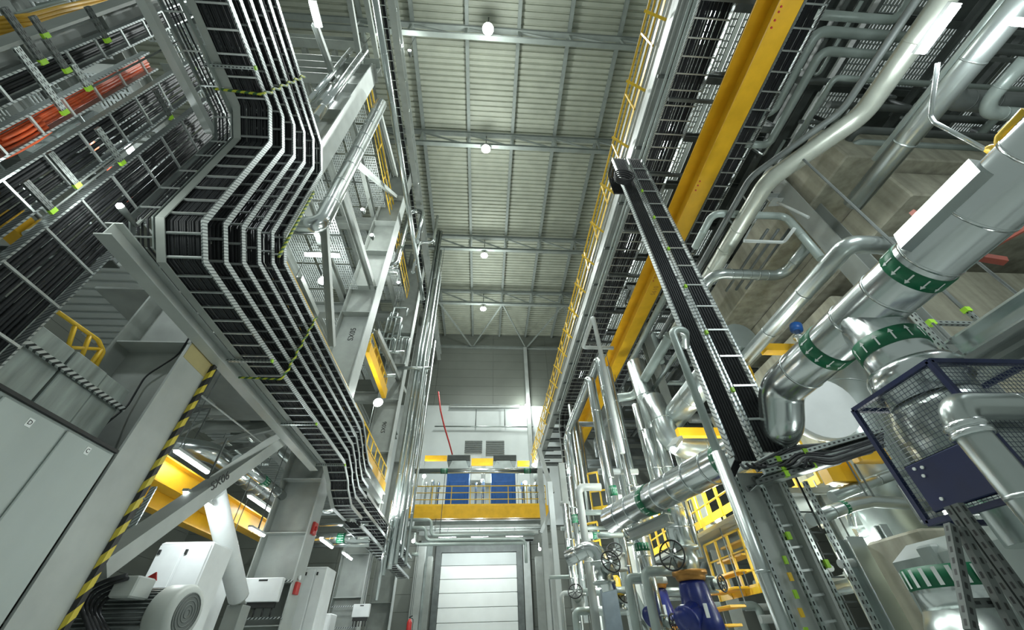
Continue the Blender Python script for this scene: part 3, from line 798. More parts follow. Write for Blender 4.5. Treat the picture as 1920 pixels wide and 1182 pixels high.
# ================================================================ the stacked tray run
XA, XB = -4.58, -4.0; XM = (XA+XB)/2; ZT, ZL, DZ, DY = 9.12, 5.86, .325, .29
YD, YE = 3.47, 11.9
ORDN = ['lowest of the stack, underside in view','second from below in the stack','third from below in the stack','fourth from below in the stack','fifth from below in the stack','sixth from below in the stack','topmost of the stack']
def stackpath(k, dz=0.0):
    return [V((XM,-.6,ZT+k*DZ)),V((XM,YD+k*DY,ZT+k*DZ)),V((XM,YD+k*DY,ZL+k*DZ)),V((XM,YE+k*.15,ZL+k*DZ)),V((XM,YE+.75+k*.15,ZL-.75+k*DZ)),V((XM,YE+2.6,ZL-.75+k*DZ))]
for k in range(7):
    pts = stackpath(k)
    if k > 5: continue
    ladder('bending cable ladder '+ORDN[k], pts, (1,0,0), XB-XA, 1, .085, .33, cham=.42, group='stacked cable ladders', max_r=90, foot=.10 if k == 0 else None)
    bundle('black cables filling the ladder '+ORDN[k], pts, (1,0,0), XB-XA-.06, 15 if k == 0 else 8, .02 if k == 0 else .034, .045, 1, .42)
# narrow ladder beside the stack
pts = [V((-4.79,-.6,9.0)),V((-4.79,3.45,9.0)),V((-4.79,3.45,5.98)),V((-4.79,12.0,5.98))]
ladder('narrow cable ladder beside the stacked trays, column side', pts, (1,0,0), .3, 1, .07, .5, cham=.3, rung_t=.02, rail_m=M_GALV2)
bundle('a few thin cables in the narrow ladder', pts, (1,0,0), .2, 3, .014, .03, 1, .3)
# hangers of the stack
for i, (y, s) in enumerate(((.9,'overhead'),(2.4,'just before the trays turn down'),(6.2,'beside the nearest column'),(8.8,'midway along the lower run'),(11.4,'by the second column'))):
    top = i < 2; z = (ZT if top else ZL)-.05
    b = empty('tray_bracket', 'slotted steel bracket under the stacked trays, '+s, 'bracket', (XM,y,z), 'tray brackets')
    z -= .03; link('bracket_arm', strut_mb((-4.73,y,z),(XB+.06,y,z),.05), M_GALV2, b)
    link('end_cap', MB().cbox((XB+.075,y,z),.03,.055,.055), M_LIME, b)
# earthing cables
def wrap(label, y, z0, up_):
    z = z0-.1
    pts = [V((-4.75,y,z)),V((XB+.03,y+.05,z))]
    for k in range(6):
        pts += [V((XB+.04,y+.05+.05*k,z0+.02+k*DZ)),V((XB+.05,y+.12+.05*k,z0+.16+k*DZ))]
    pipe(label, pts, .022, M_EARTH, .05, 'cable', 'earthing_cable', n=6)
wrap('green and yellow earthing cable across the upper tray stack', 2.75, ZT, 1)
wrap('green and yellow earthing cable across the lower tray stack', 6.75, ZL, 1)
pts = [V((XB+.03,YD+.1+k*DY*.9,7.55-.05*k)) for k in range(6)]
pipe('green and yellow earthing cable over the falling trays', [V((XB+.03,YD+5*DY+.12,9.6)),V((XB+.03,YD+5*DY+.14,8.2)),V((XB+.03,YD+5*DY+.16,7.4))], .03, M_EARTH, .1, 'cable', 'earthing_cable', n=6)

# lower continuation beyond the second drop
for k in range(3):
    y0 = YE+3.0
    ladder('dark cable ladder continuing past the third column, '+('lowest','middle','uppermost')[k], [V((XM-.1,y0,5.0+.5*k)),V((XM-.1,27.0,5.0+.5*k))], (1,0,0), .56, 1, .1, .6, group='far cable ladders')
    bundle('cables in the ladder past the third column, '+('lowest','middle','uppermost')[k], [V((XM-.1,y0,5.05+.5*k)),V((XM-.1,27.0,5.05+.5*k))], (1,0,0), .5, 6, .035, 0)

# ================================================================ rising trays on the left side
def rising(label, x, y0, y1, z0, z1, rung, n, r, m=None, cab=None):
    pts = [V((x,(y0+y1)/2,z0)),V((x,(y0+y1)/2,z1))]
    ladder(label, pts, (0,1,0), y1-y0, -1, .1, rung)
    if n: bundle(cab or ('cables strapped to the '+label), [p+V((-.06,0,0)) for p in pts], (0,1,0), y1-y0-.04, n, r, 0, -1, 0, m)
rising('widest rising black cable ladder, above the pale cabinet', -5.15, 3.06, 3.80, 4.0, 9.9, .55, 15, .024, None, 'black cables strapped to the widest rising ladder')
rising('rising black cable ladder next to the widest one', -5.4, 2.60, 3.02, 4.8, 10.2, .55, 9, .022, None, 'black cables on the ladder next to the widest')
rising('slim rising ladder carrying orange cables', -5.35, 2.20, 2.42, 4.6, 8.8, .5, 6, .02, M_CABLE_O, 'bright orange cables on the slim rising ladder')
rising('dark rising ladder above the orange cables', -5.45, 1.86, 2.08, 4.6, 10.5, .5, 5, .02, None, 'dark cables on the ladder above the orange ones')
pts = [P(0,262,x=-5.42),P(25,252,x=-5.40),P(48,240,x=-5.38),P(75,222,x=-5.38)]
for i in range(4):
    pipe('loose orange cable sagging at the foot of the orange ladder', [p+V((0,.05*i,-.04*i*(j < 2))) for j, p in enumerate(pts)], .02, M_CABLE_O, .2, 'cable', 'orange_cable', n=7, group='loose orange cables')
g0 = empty('plate_girder', 'grey plate girder with pale web panels, upper left', 'beam', (-5.7,1.9,3.5))
link('girder_web', MB().box((-5.72,1.70,3.5),(-5.70,2.05,10.4)), M_STEEL_L, g0)
link('girder_flange', MB().box((-5.85,1.66,3.5),(-5.55,1.70,10.4)), M_STEEL, g0)
link('girder_flange', MB().box((-5.85,2.05,3.5),(-5.55,2.09,10.4)), M_STEEL, g0)
for z in (5.9,7.2,8.6): link('web_stiffener', MB().box((-5.70,1.71,z),(-5.57,2.04,z+.03)), M_STEEL, g0)
STR = [((6,14),(64,118)),((28,88),(112,212)),((84,72),(124,132)),((163,12),(194,76)),((92,286),(150,346)),((182,240),(242,302)),((290,168),(332,218)),((46,340),(96,396)),((330,60),(378,128)),((135,120),(170,165)),((60,30),(90,66))]
for i, (p0, p1) in enumerate(STR):
    x = -5.10; A = P(*p0, x=x); B = along(A, 'y', *p1)
    s = empty('strut_channel', 'short slotted strut crossing the rising trays, '+('upper corner, longest','beside the lime cap at the girder','over the girder web','by the yellow cables','below the orange cables','between the two black ladders','close to the thin beam','low, over the widest ladder','behind the thin beam','under the girder','topmost near the yellow cables')[i], 'strut', A, 'left strut channels')
    for dz in (-.021, .021): link('channel', strut_mb(A+V((0,0,dz)), B+V((0,0,dz)), .036), M_GALV2 if i % 4 == 1 else M_STEEL_D, s)
    link('end_cap', MB().cbox(B, .038, .05, .09), M_LIME, s)
for i in range(5):
    pipe('yellow cable in a loose bunch, upper corner', [P(-10,36+8*i,x=-6.3),P(60,28+8*i,x=-6.3),P(110,14+8*i,x=-6.3),P(210,-8+8*i,x=-6.3)], .025, mat('yellow_cable_sheath_%d' % i if i else 'yellow_cable_sheath', (.62,.36,.03), .45) if i == 0 else bpy.data.materials['yellow_cable_sheath'], .2, 'cable', 'yellow_cable', n=7, group='yellow cables in the upper corner')
# red pipes and steel in the shade behind the rising trays
for i, (p0, p1, x) in enumerate((((155,250),(176,280),-7.0),((190,300),(216,332),-7.2),((225,105),(258,150),-7.0),((160,85),(205,130),-7.4),((240,370),(262,395),-6.8))):
    A = P(*p0, x=x)
    pipe('red pipe glimpsed behind the rising trays, '+('below the orange cables','under the tube lamp','beside the thin beam','above the orange ladder','by the widest ladder')[i], [A, along(A,'y',*p1)], .07, M_REDPIPE, 0, group='red pipes behind the trays')
LX = [-6.6,-7.9,-9.2,-10.5]
for i, x in enumerate(LX):
    beam('grey floor beam under the left mezzanine, '+('nearest the trays','second in','third in','deepest')[i], (x,-1,9.9), (x,5.5,9.9), .2, .35, M_STEEL, 'floor_beam', 'beam', group='left mezzanine beams')
k = 0
for i, x in enumerate((-7.25,-8.55,-9.85,-11.2)):
    for j, y in enumerate((.6,2.0,3.4,4.8)):
        grating('floor grating of the left mezzanine, glimpsed behind the trays', (x-.62,y-.66), (x+.62,y+.66), 10.108, 'left mezzanine gratings')
for i, y in enumerate((1.3,2.7,4.1)):
    beam('cross beam of the left mezzanine, '+('first','second','third')[i]+' along the trays', (-12,y,9.59), (-6.4,y,9.59), .16, .26, M_STEEL, 'floor_beam', 'beam', group='left mezzanine cross beams')
a = P(232,266,x=-6.4); tube_lamp('tube lamp shining between the rising black ladders', a, along(a,'y',258,304), .06, power=160)
a = P(60,300,x=-7.2); pipe('galvanised duct half hidden below the orange cables', [a, along(a,'z',190,230)], .16, M_GALV, 0)
a = P(70,450,x=-6.6); b = along(a,'z',150,390); pipe('bright galvanised duct between the two black ladders', [a,b], .17, M_GALV, 0, seam=.4)
a = P(8,405,x=-6.9); b = along(a,'y',75,440); beam('yellow beam glimpsed between the two black ladders', a, b, .3, .3, M_YELLOW, 'hoist_beam', 'beam', box=True)

random.seed(31)
for i in range(46):
    px, py = random.uniform(0,330), random.uniform(20,420); x = random.uniform(-8.6,-6.3); A = P(px,py,x=x)
    if A.z > 9.5 or A.z < 4.2: A.z = random.uniform(5,9.3)
    L = random.uniform(.5,1.6)
    d = V((0,L,0)) if i % 3 else V((0,0,L))
    pipe('thin services in the shade behind the rising trays', [A, A+d, A+d+V((-.5,.1,0))], random.uniform(.02,.06), (M_GALV2,M_STEEL_D,M_STEEL_L,M_REDPIPE if i % 5 == 0 else M_PIPEGREY)[i % 4], .08, name='service_pipe', group='services behind the rising trays', n=8)
for i, (y, z) in enumerate(((1.2,7.6),(2.5,6.4),(3.6,7.9),(4.8,6.9))):
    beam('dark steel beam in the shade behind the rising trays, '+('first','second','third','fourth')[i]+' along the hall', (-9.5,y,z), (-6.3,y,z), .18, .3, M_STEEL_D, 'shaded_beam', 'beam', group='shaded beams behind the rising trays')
for i in range(5):
    grating('grating of a small landing in the upper left corner', (-9.0+1.3*(i % 3),.9+1.1*(i//3)), (-7.8+1.3*(i % 3),1.9+1.1*(i//3)), 12.2, 'upper corner landing gratings')
for i, y in enumerate((1.4,2.5)):
    beam('dark beam carrying the upper corner landing, '+('nearer','further')[i], (-9.2,y,12.06), (-5.2,y,12.06), .12, .2, M_STEEL_D, 'landing_beam', 'beam')

# ================================================================ galleries between and above the left columns
def xbeam(label, y, z, x0, x1, w=.3, h=.5, m=None, group=None): return beam(label, (x0,y,z), (x1,y,z), w, h, m or M_STEEL, 'gallery_beam', 'beam', group=group)
LV = [('first',13.7),('second',20.1),('top',24.6)]
for nm, z in LV:
    for y, cn in ((5.95,'nearest'),(13.2,'second'),(21.0,'third')):
        xbeam('grey cross beam of the %s left gallery at the %s column' % (nm, cn), y+.02, z-.44, -13, -6.27, .4, .6, None, 'left gallery cross beams')
    for x, s in ((-6.05,'hall edge'),(-7.6,'middle'),(-9.05,'deep')):
        beam('grey long beam under the %s left gallery, %s' % (nm, s), (x-.35,6.4,z+.05), (x-.35,27.6,z+.05), .22, .36, M_STEEL, 'gallery_beam', 'beam', group='left gallery long beams')
for nm, z in LV[:2]:
    for i, x in enumerate((-6.35,-7.75,-9.15)):
        for j in range(9):
            if i == 0 and j == 4: continue
            grating('bright grating of the %s left gallery seen from below' % nm, (x-.62,6.7+1.5*j), (x+.62,8.06+1.5*j), z+.262, '%s left gallery gratings' % nm)
# walkway beside the trays
WZ = 7.86
for (y0, y1, s) in ((6.5,12.8,'between nearest and second columns'),(13.65,20.5,'between second and third columns')):
    one('walkway_plate', 'grey walkway plate above the trays, '+s, 'walkway', MB().box((-8.5,y0,WZ-.06),(-4.86,y1,WZ)), M_STEEL)
    handrail('yellow handrail along the walkway edge, '+s, [(-4.93,y0+.05,WZ),(-4.93,y1-.05,WZ)], 1.1, .9, .03)
fa = P(686,842,x=-4.72); fb = along(fa,'y',722,905)
beam('yellow walkway fascia beyond the tray ends', (-4.72,fa.y,7.75), (-4.72,fb.y,7.75), .16, .38, M_YELLOW, 'fascia_beam', 'beam', box=True)
beam('grey beam under the yellow walkway fascia', (-4.75,fa.y-.6,7.3), (-4.75,fb.y+.2,7.3), .26, .42, M_STEEL_L, 'walkway_beam', 'beam')
# braces of the upper bays
for i, (p0, p1, x, w) in enumerate((((606,380),(622,650),-5.45,.22),((638,345),(699,540),-5.3,.26),((652,292),(752,378),-5.5,.2),((705,620),(758,735),-5.3,.24),((590,45),(644,195),-6.1,.2),((655,-5),(682,152),-5.6,.2),((686,-5),(707,108),-5.2,.2),((712,215),(742,330),-5.2,.22),((560,520),(592,590),-6.4,.2))):
    beam('grey bracing member '+('standing beside the glaring flood lamp','slanting from the nearest column to the second','pale, slanting below the nearest column head','curving down to the third column stencil','behind the bare tube lamp near the top','under the top gallery, wider','under the top gallery, beside the galvanised pipe','behind the tall galvanised pipe','behind the yellow walkway rail')[i], P(*p0,x=x), P(*p1,x=x), w, w, M_STEEL_L if i == 2 else M_STEEL, 'bracing_member', 'brace', (1,0,0), box=i in (2,5,6))
xbeam('deep grey head beam on top of the nearest column', 6.0, 20.75, -9.5, -4.9, .7, .8, M_STEEL)
# galvanised risers near the nearest column
a = P(662,300,y=6.66); b = along(a,'z',575,408); a = along(a,'z',716,196)
pipe('tall fat galvanised pipe beside the nearest column', [a,b,b+V((-1.0,.0,-.1))], .23, M_GALV, .3, seam=1.1, n=18)
for i, (p0, p1, r) in enumerate((((592,222),(692,102),.13),((604,196),(640,150),.15),((580,190),(660,95),.10))):
    a = P(*p0, y=5.2+.12*i); pipe('galvanised riser behind the top of the tray stack, '+('beside the head beam','fattest','slimmest')[i], [a, along(a,'z',*p1)], r, M_GALV, 0, seam=.8)
a = P(703,-8,x=-4.55); b = along(a,'y',812,560)
pipe('long galvanised pipe under the crane rail', [a,b], .14, M_GALV2, 0, seam=2)
# crane runway along the left edge
beam('grey crane runway beam along the left roof edge', (-4.78,1.5,25.0), (-4.78,33.5,25.0), .34, .8, M_STEEL_L, 'runway_beam', 'beam', tf=.04)
for i in range(20):
    y = 3+i*1.5
    one('rail_clip', 'small bright rail clip on the crane runway beam', 'clip', MB().bbox((-4.608,y,24.62),(-4.57,y+.16,24.9),.01), M_GALV, 'crane rail clips')
ladder('black cable ladder along the left roof edge', [V((-5.35,1.5,24.6)),V((-5.35,30,24.6))], (1,0,0), .55, 1, .1, .45)
bundle('black cables along the left roof edge', [V((-5.35,1.5,24.66)),V((-5.35,30,24.66))], (1,0,0), .48, 8, .035, 0)
handrail('yellow handrail of the top left gallery', [(-5.6,6.6,20.5),(-5.6,20,20.5)], 1.1, 1.5, .04)
for i, x in enumerate((-6.4,-7.0)):
    handrail('yellow ladder rail above the tray stack, '+('nearer','deeper')[i], [(x,2.2,13.5),(x,6,13.5)], 1.1, .7, .035, toe=False)
for i, x in enumerate((-6.4,-7.7)):
    for j in range(4):
        grating('grating above the tray stack near the bare tube lamp', (x-.6,1.2+1.5*j), (x+.6,2.6+1.5*j), 13.372, 'gratings above the tray stack')
for i,(x,y0) in enumerate(((-5.7,1.0),(-7.05,1.0))):
    beam('grey joist above the tray stack, '+('hall side','deep side')[i], (x,y0,13.2),(x,6.0,13.2),.16,.28,M_STEEL,'gallery_beam','beam')
# lamps of the left galleries
a = P(584,2,x=-5.9); tube_lamp('bare tube lamp near the top of the picture, left of the roof', a, along(a,'y',600,52), .09, power=90)
a = P(571,478,y=10.0); tube_lamp('level tube lamp below the first left gallery', a, along(a,'x',637,482), .08, power=70)
def flood(label, c, r, power, d=(0,-1,0)):
    o = empty('flood_lamp', label, 'lamp', c); dv = V(d).normalized()
    link('lamp_body', MB().lathe(V(c), -dv, [(.0,r),(.1,r*.95),(.25,r*.5),(.3,.03)], 16), M_STEEL_D, o)
    link('lamp_lens', MB().lathe(V(c)+dv*.05, -dv, [(0,r*.3),(.02,r*.85),(.06,r*.9)], 16), M_LAMP_S, o)
    link('lamp_bracket', MB().bar(V(c)-dv*.3, V(c)-dv*.3+V((0,0,.35)), .05, .02), M_STEEL, o)
    light('flood_light', 'POINT', V(c)+dv*.35, power, size=.2, parent=o)
flood('glaring flood lamp beside the slender bracing member', P(608,526,y=10.6), .24, 110)
flood('glaring flood lamp above the walkway end', P(709,755,y=16.0), .22, 170)
for i, (px, py, y, pw) in enumerate(((680,393,11.5,150),(697,441,12.0,120),(747,530,17,200),(712,80,7,120),(768,95,6.5,90),(742,963,20.2,160),(775,1015,24,120),(226,388,3.2,30))):
    flood('small bright lamp '+('under the second column head','below the pipe manifold in the second bay','among the pipes in front of the third column','under the top left gallery','at the roof edge beside the crane rail','low on the pipes right of the third column','under the pipes left of the white door','between the rising ladder and the tray stack')[i], P(px,py,y=y), .045 if y < 4 else .10, pw*.7)
# upright pipe bundle by the third column
for i, (pb, pt, r, y) in enumerate((((727,1020),(815,415),.10,20.2),((738,1010),(822,430),.13,20.4),((749,1000),(826,470),.11,20.2),((760,990),(829,520),.08,20.6),((768,1000),(818,640),.07,20.1),((716,1060),(742,940),.07,19.9))):
    a = P(*pb, y=y-.1*i); b = along(a,'z',*pt)
    pipe('galvanised riser in the bundle right of the third column, '+('first','second, fattest','third','fourth','fifth, short','lowest')[i], [a-V((0,0,1.2)),b], r, M_GALV if i % 2 else M_GALV2, 0, seam=2.2, group='risers right of the third column')
a = P(742,498,y=15.2); b = along(a,'z',783,400)
pipe('bright galvanised pipe looping up to the crane rail', [a+V((-.6,0,-.1)),a,b,b+V((.9,0,.05)),b+V((.9,0,-3.2))], .17, M_GALV, .4, seam=.9)
a = P(812,455,y=16.5)
pipe('small galvanised pipe with two bends at the roof edge', [a+V((0,0,3.0)),a,a+V((-.9,0,0)),a+V((-.9,0,-3))], .10, M_GALV, .25)
for i, (p0, p1, y) in enumerate((((690,660),(758,662),19.0),((742,705),(700,704),18.5),((745,690),(810,695),20.0),((700,512),(745,515),15.0))):
    a = P(*p0, y=y); pipe('level galvanised pipe in the left bays, '+('crossing before the third column','short, at the yellow hoist','at the riser bundle','by the small bright lamp')[i], [a, along(a,'x',*p1)], .10, M_GALV2, 0)
# clutter of valves and small pipework in front of the third column
random.seed(21)
for i in range(20):
    px, py = random.uniform(712,765), random.uniform(545,660); a = P(px,py,y=18.6+.15*i)
    pipe('looping small pipe of the manifold in the third bay', go(a,('z',a.z+random.uniform(.6,1.6)),('x',a.x+random.choice((-1,1))*random.uniform(.4,.9)),('z',a.z-random.uniform(.4,1.4))), .06, M_GALV2, .12, name='manifold_pipe', group='manifold pipes in the third bay', n=8)
for i, (p0, p1) in enumerate((((690,652),(724,738)),((700,660),(727,720)))):
    a = P(*p0, x=-5.15-.5*i); beam('yellow hoist beam in the third bay, '+('nearer the hall','behind')[i], a, along(a,'y',*p1), .2, .5, M_YELLOW, 'hoist_beam', 'beam', box=True)
a = P(690,655,x=-5.4); handrail('yellow handrail on the hoist beam in the third bay', [a,along(a,'y',725,735)], .9, .8, .035, toe=False)
# lower services between second and third columns
for i, (p0, p1, y, r) in enumerate((((585,1010),(693,1013),17.0,.17),((588,1022),(692,1026),17.6,.10),((600,985),(690,987),16.4,.06),((545,962),(640,964),22.0,.15))):
    a = P(*p0, y=y); pipe('level galvanised pipe low between second and third columns, '+('fattest','below the fattest','slim one above','far back')[i], [a, along(a,'x',*p1)], r, M_GALV, 0, seam=.9, bands=((1.1,.3,1),) if i in (0,) else ())
for i, (p0, p1, x) in enumerate((((328,845),(396,881),-6.5),((466,930),(511,956),-6.6),((602,1012),(624,1026),-5.6),((643,1037),(660,1048),-5.5))):
    a = P(*p0, x=x); tube_lamp('tube lamp low in the left bay, '+('above the upper yellow beam','beyond the stencilled brace','right of the second column, nearer','right of the second column, further')[i], a, along(a,'y',*p1), .05, power=(9,14,50,50)[i])
a = P(345,842,x=-6.9)
pipe('galvanised duct bending behind the stencilled brace', [a+V((-2.2,0,.3)),a+V((0,.9,.3)),along(a+V((0,.9,.3)),'y',535,920)], .24, M_GALV, .5, seam=.5, n=18)
a = P(445,862,x=-6.2); pipe('slim galvanised duct above the tube lamp by the second column', [a, along(a,'y',540,925)], .13, M_GALV, 0, seam=.6, bands=((1.6,.3,1),))
# floor decking and dark steelwork of the left bay
dkb = MB()
for i in range(70): dkb.box((-14,8.2+i*.36,10.35),(-8.9,8.2+i*.36+.22,10.42))
dkb.box((-14,8.2,10.42),(-8.9,33.5,10.5))
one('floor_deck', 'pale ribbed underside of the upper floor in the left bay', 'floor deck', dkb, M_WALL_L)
for i, (p0, p1, y) in enumerate((((380,752),(560,757),12.0),((395,772),(590,776),13.5),((470,800),(620,803),15.5),((380,800),(560,803),14.3),((420,840),(600,842),18.0))):
    a = P(*p0, y=y); beam('dark cross beam deep in the left bay, '+('uppermost','second down','far one near the tray drop','third down','lowest')[i], a, along(a,'x',*p1), .25, .4, M_STEEL, 'bay_beam', 'beam', group='dark beams of the left bay')
random.seed(5)
for i in range(26):
    px, py = random.uniform(370,560), random.uniform(745,880); y = random.uniform(11.5,17); a = P(px,py,y=y)
    d = V((random.choice((-1,1))*random.uniform(.6,1.2), random.uniform(-.3,.6), random.uniform(-1.0,1.0))).normalized()
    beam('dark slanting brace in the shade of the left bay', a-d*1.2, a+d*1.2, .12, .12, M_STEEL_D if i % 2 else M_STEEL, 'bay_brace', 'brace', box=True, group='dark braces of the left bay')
for i in range(16):
    px, py = 360+random.uniform(0,210), random.uniform(800,900); y = random.uniform(12,18); a = P(px,py,y=y)
    pipe('small pipe in the shade of the left bay', [a, a+V((random.uniform(1,2.4),0,0)) if i % 2 else a+V((0,random.uniform(1.5,3),0))], random.uniform(.04,.09), M_GALV2, 0, group='small pipes of the left bay', n=8)
a = P(372,745,x=-5.6); pipe('thin rod slanting behind the striped edge guard', [P(372,738,x=-5.7),P(520,852,x=-5.7)], .02, M_STEEL_L, 0, 'rod', 'tie_rod', n=7)
a = P(300,905,x=-5.6); ladder('dark cable ladder behind the striped edge guard', [P(270,905,x=-5.7),along(P(270,905,x=-5.7),'z',228,1010)], (0,1,0), .45, -1, .08, .3)

# ================================================================ right gallery, its edge beam and handrail
GX, GZ = 4.0, 12.1
eb = empty('gallery_edge_beam', 'long grey edge beam of the right gallery with dark hangers', 'beam', (GX,1,GZ))
link('beam_box', MB().box((GX+.02,-.5,GZ-.1),(GX+.26,31.5,GZ+.75)), M_STEEL, eb)
link('kick_plate', MB().box((GX-.03,-.5,GZ+.02),(GX+.018,31.5,GZ+.2)), M_STEEL_L, eb)
first = None
for i in range(17):
    y = 1.2+1.75*i
    if first is None:
        first = link('hanger_bracket', MB().box((GX-.04,y,GZ-.16),(GX+.75,y+.07,GZ-.1)), M_STEEL_D, eb, origin=(GX,y,GZ)); y0 = y
    else: twin(first, (0,y-y0,0), eb)
handrail('yellow handrail above the right gallery edge beam', [(GX-.05,-.4,GZ+.76),(GX-.05,31,GZ+.76)], 1.15, 1.5, .035, mids=2)
for i in range(19):
    y = 2.0+1.5*i
    one('rail_stub', 'short yellow stub leaning out from the right gallery edge beam', 'bracket', MB().bar((GX-.03,y,GZ+.45),(GX-.42,y-.05,GZ+.95),.06,.04), M_YELLOW2, 'yellow gallery stubs')
flo = MB()
beam_y = [0.2+1.5*i for i in range(21)]
for i, y in enumerate(beam_y):
    beam('dark joist under the right gallery floor, number %s from the camera' % ('one two three four five six seven eight nine ten eleven twelve thirteen fourteen fifteen sixteen seventeen eighteen nineteen twenty twenty-one'.split()[i]), (GX+.3,y,GZ+.62), (15,y,GZ+.62), .16, .24, M_STEEL_D, 'floor_joist', 'beam', group='right gallery joists')
for j, x in enumerate((6.3,8.1,10.0,12.2)):
    beam('dark long beam under the right gallery floor, '+('first','second','third','fourth')[j]+' behind the edge beam', (x,-.5,GZ+.3), (x,31,GZ+.3), .22, .36, M_STEEL_D, 'floor_beam', 'beam', group='right gallery long beams')
random.seed(8)
for i in range(12):
    for j in range(6):
        if (i < 8 and j < 5) and random.random() < .42 and not (j == 0):
            one('dark_cover_plate', 'dark solid plate added to cover bright right gallery gratings', 'floor plate', MB().bbox((GX+.45+1.5*j,.3+1.5*i,GZ+.74),(GX+1.8+1.5*j,1.62+1.5*i,GZ+.78),.006), M_STEEL_D, 'right gallery cover plates'); continue  # plates added to darken the bright floor, in place of dark equipment above
        grating('bright floor grating of the right gallery seen from below', (GX+.45+1.5*j,.3+1.5*i), (GX+1.8+1.5*j,1.62+1.5*i), GZ+.78, 'right gallery gratings')
for i in range(7):
    for j in range(3):
        if i > 3 or j < 0: continue
        grating('floor grating of the right gallery close to the top edge', (GX+9.45+1.5*j,.3+1.5*i), (GX+10.8+1.5*j,1.62+1.5*i), GZ+.78, 'outer right gallery gratings')
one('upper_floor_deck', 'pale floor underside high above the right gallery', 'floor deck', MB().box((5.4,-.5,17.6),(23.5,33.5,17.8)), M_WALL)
for i, (x, y) in enumerate(((7,2),(10,1.2),(7,6),(11,5),(7,11),(10,17),(7,23))):
    a = V((x,y,16.9)); tube_lamp('tube lamp above the right gallery grating, '+('first near the edge','first deep inside','second near the edge','second deep inside','third','fourth','fifth')[i], a, a+V((0,1.4,0)), .07, power=120)
    one('lamp_hanger', 'rod holding a tube lamp above the right gallery, '+('first','second','third','fourth','fifth','sixth','seventh')[i], 'rod', MB().tube([a+V((0,.7,.1)),V((x,y+.7,17.6))],.02,6), M_STEEL_D)

# cable ladders under the gallery
def pz(px, py, z): return P(px, py, z=z)
a = pz(1312,0,11.55); b = pz(1384,0,11.55); xm = (a.x+b.x)/2; w = b.x-a.x
ladder('wide black cable ladder under the right gallery edge', [V((xm,.2,11.55)),V((xm,20.3,11.55)),V((xm,20.3,6.2))], (1,0,0), w, 1, .1, .34, cham=.6, max_r=80)
bundle('black cables in the wide ladder under the right gallery', [V((xm,.2,11.55)),V((xm,20.3,11.55)),V((xm,20.3,6.2))], (1,0,0), w-.1, 14, .024, .02, 1, .6)
for i, dx in enumerate((-.12,-.22)):
    pipe('thin conduit beside the wide ladder under the right gallery, '+('inner','outer')[i], [V((a.x+dx,.1,11.45)),V((a.x+dx,19,11.45))], .03, M_PIPEGREY, 0, 'conduit', 'conduit', n=7)
a = pz(1512,0,10.4); b = pz(1556,0,10.4); xm2 = (a.x+b.x)/2
ladder('black cable ladder beyond the yellow crane beam', [V((xm2,.3,10.4)),V((xm2,19,10.4))], (1,0,0), b.x-a.x, 1, .1, .36)
bundle('black cables in the ladder beyond the yellow crane beam', [V((xm2,.3,10.46)),V((xm2,19,10.46))], (1,0,0), b.x-a.x-.08, 8, .026, .0)
# yellow crane beam
zc = 9.82
a = pz(1464,0,zc); b = pz(1508,0,zc); xc = (a.x+b.x)/2; wc = b.x-a.x
cbm = empty('crane_beam', 'long bright yellow crane beam with dark bolt holes', 'beam', (xc,1,zc))
link('bottom_flange', MB().box((xc-wc/2,.4,zc),(xc+wc/2,20.5,zc+.03)), M_YELLOW, cbm)
link('web', MB().box((xc-.015,.4,zc+.03),(xc+.015,20.5,zc+.55)), M_YELLOW, cbm)
link('top_flange', MB().box((xc-wc*.75,.4,zc+.55),(xc+wc/2,20.5,zc+.59)), M_YELLOW, cbm)
for (px, py) in ((1449,12),(1446,22),(1441,38),(1438,52),(1306,340),(1303,348),(1299,357),(1224,515),(1221,521),(1218,527)):
    p = P(px+12,py,z=zc); link('bolt_head', MB().tube([(xc-wc*.36,p.y,zc-.016),(xc-wc*.36,p.y,zc)], .018, 8), M_RED, cbm)
p = P(1216,545,z=zc-.003); word('0195', cbm, (xc+.02,p.y,zc-.004), wc*.5, (0,1,0), (1,0,0), mat('faded_brown_print',(.42,.2,.03),.6), .001)
one('dark_rail', 'dark steel rail clamped along the yellow crane beam', 'rail', MB().box((xc+wc/2+.02,.4,zc+.02),(xc+wc/2+.06,20,zc+.1)), M_STEEL_D)
# clutter between edge beam and crane beam
random.seed(11)
for i in range(24):
    y = 1.0+i*.6; x = random.uniform(xm+.55, xc-.35); z = random.uniform(10.6,11.3)
    L = random.uniform(.4,1.3)
    pipe('dark small pipe in the shade between wide ladder and crane beam', [V((x,y,z)),V((x,y+L,z)),V((x+random.choice((-1,1))*random.uniform(.1,.3),y+L,z)),V((x+.1,y+L+.2,z+.8))], random.uniform(.025,.055), random.choice((M_STEEL_D,M_GALV2,M_PIPEGREY)), .06, name='small_pipe', group='small pipes beside the crane beam', n=8)
for i in range(7):
    y = 1.4+i*1.9
    beam('dark bracket between wide ladder and crane beam, '+('first','second','third','fourth','fifth','sixth','seventh')[i]+' from the camera', (xm-w/2,y,11.45), (xc+1.2,y,11.45), .07, .1, M_STEEL_D, 'cross_bracket', 'bracket', box=True, group='brackets at the crane beam')

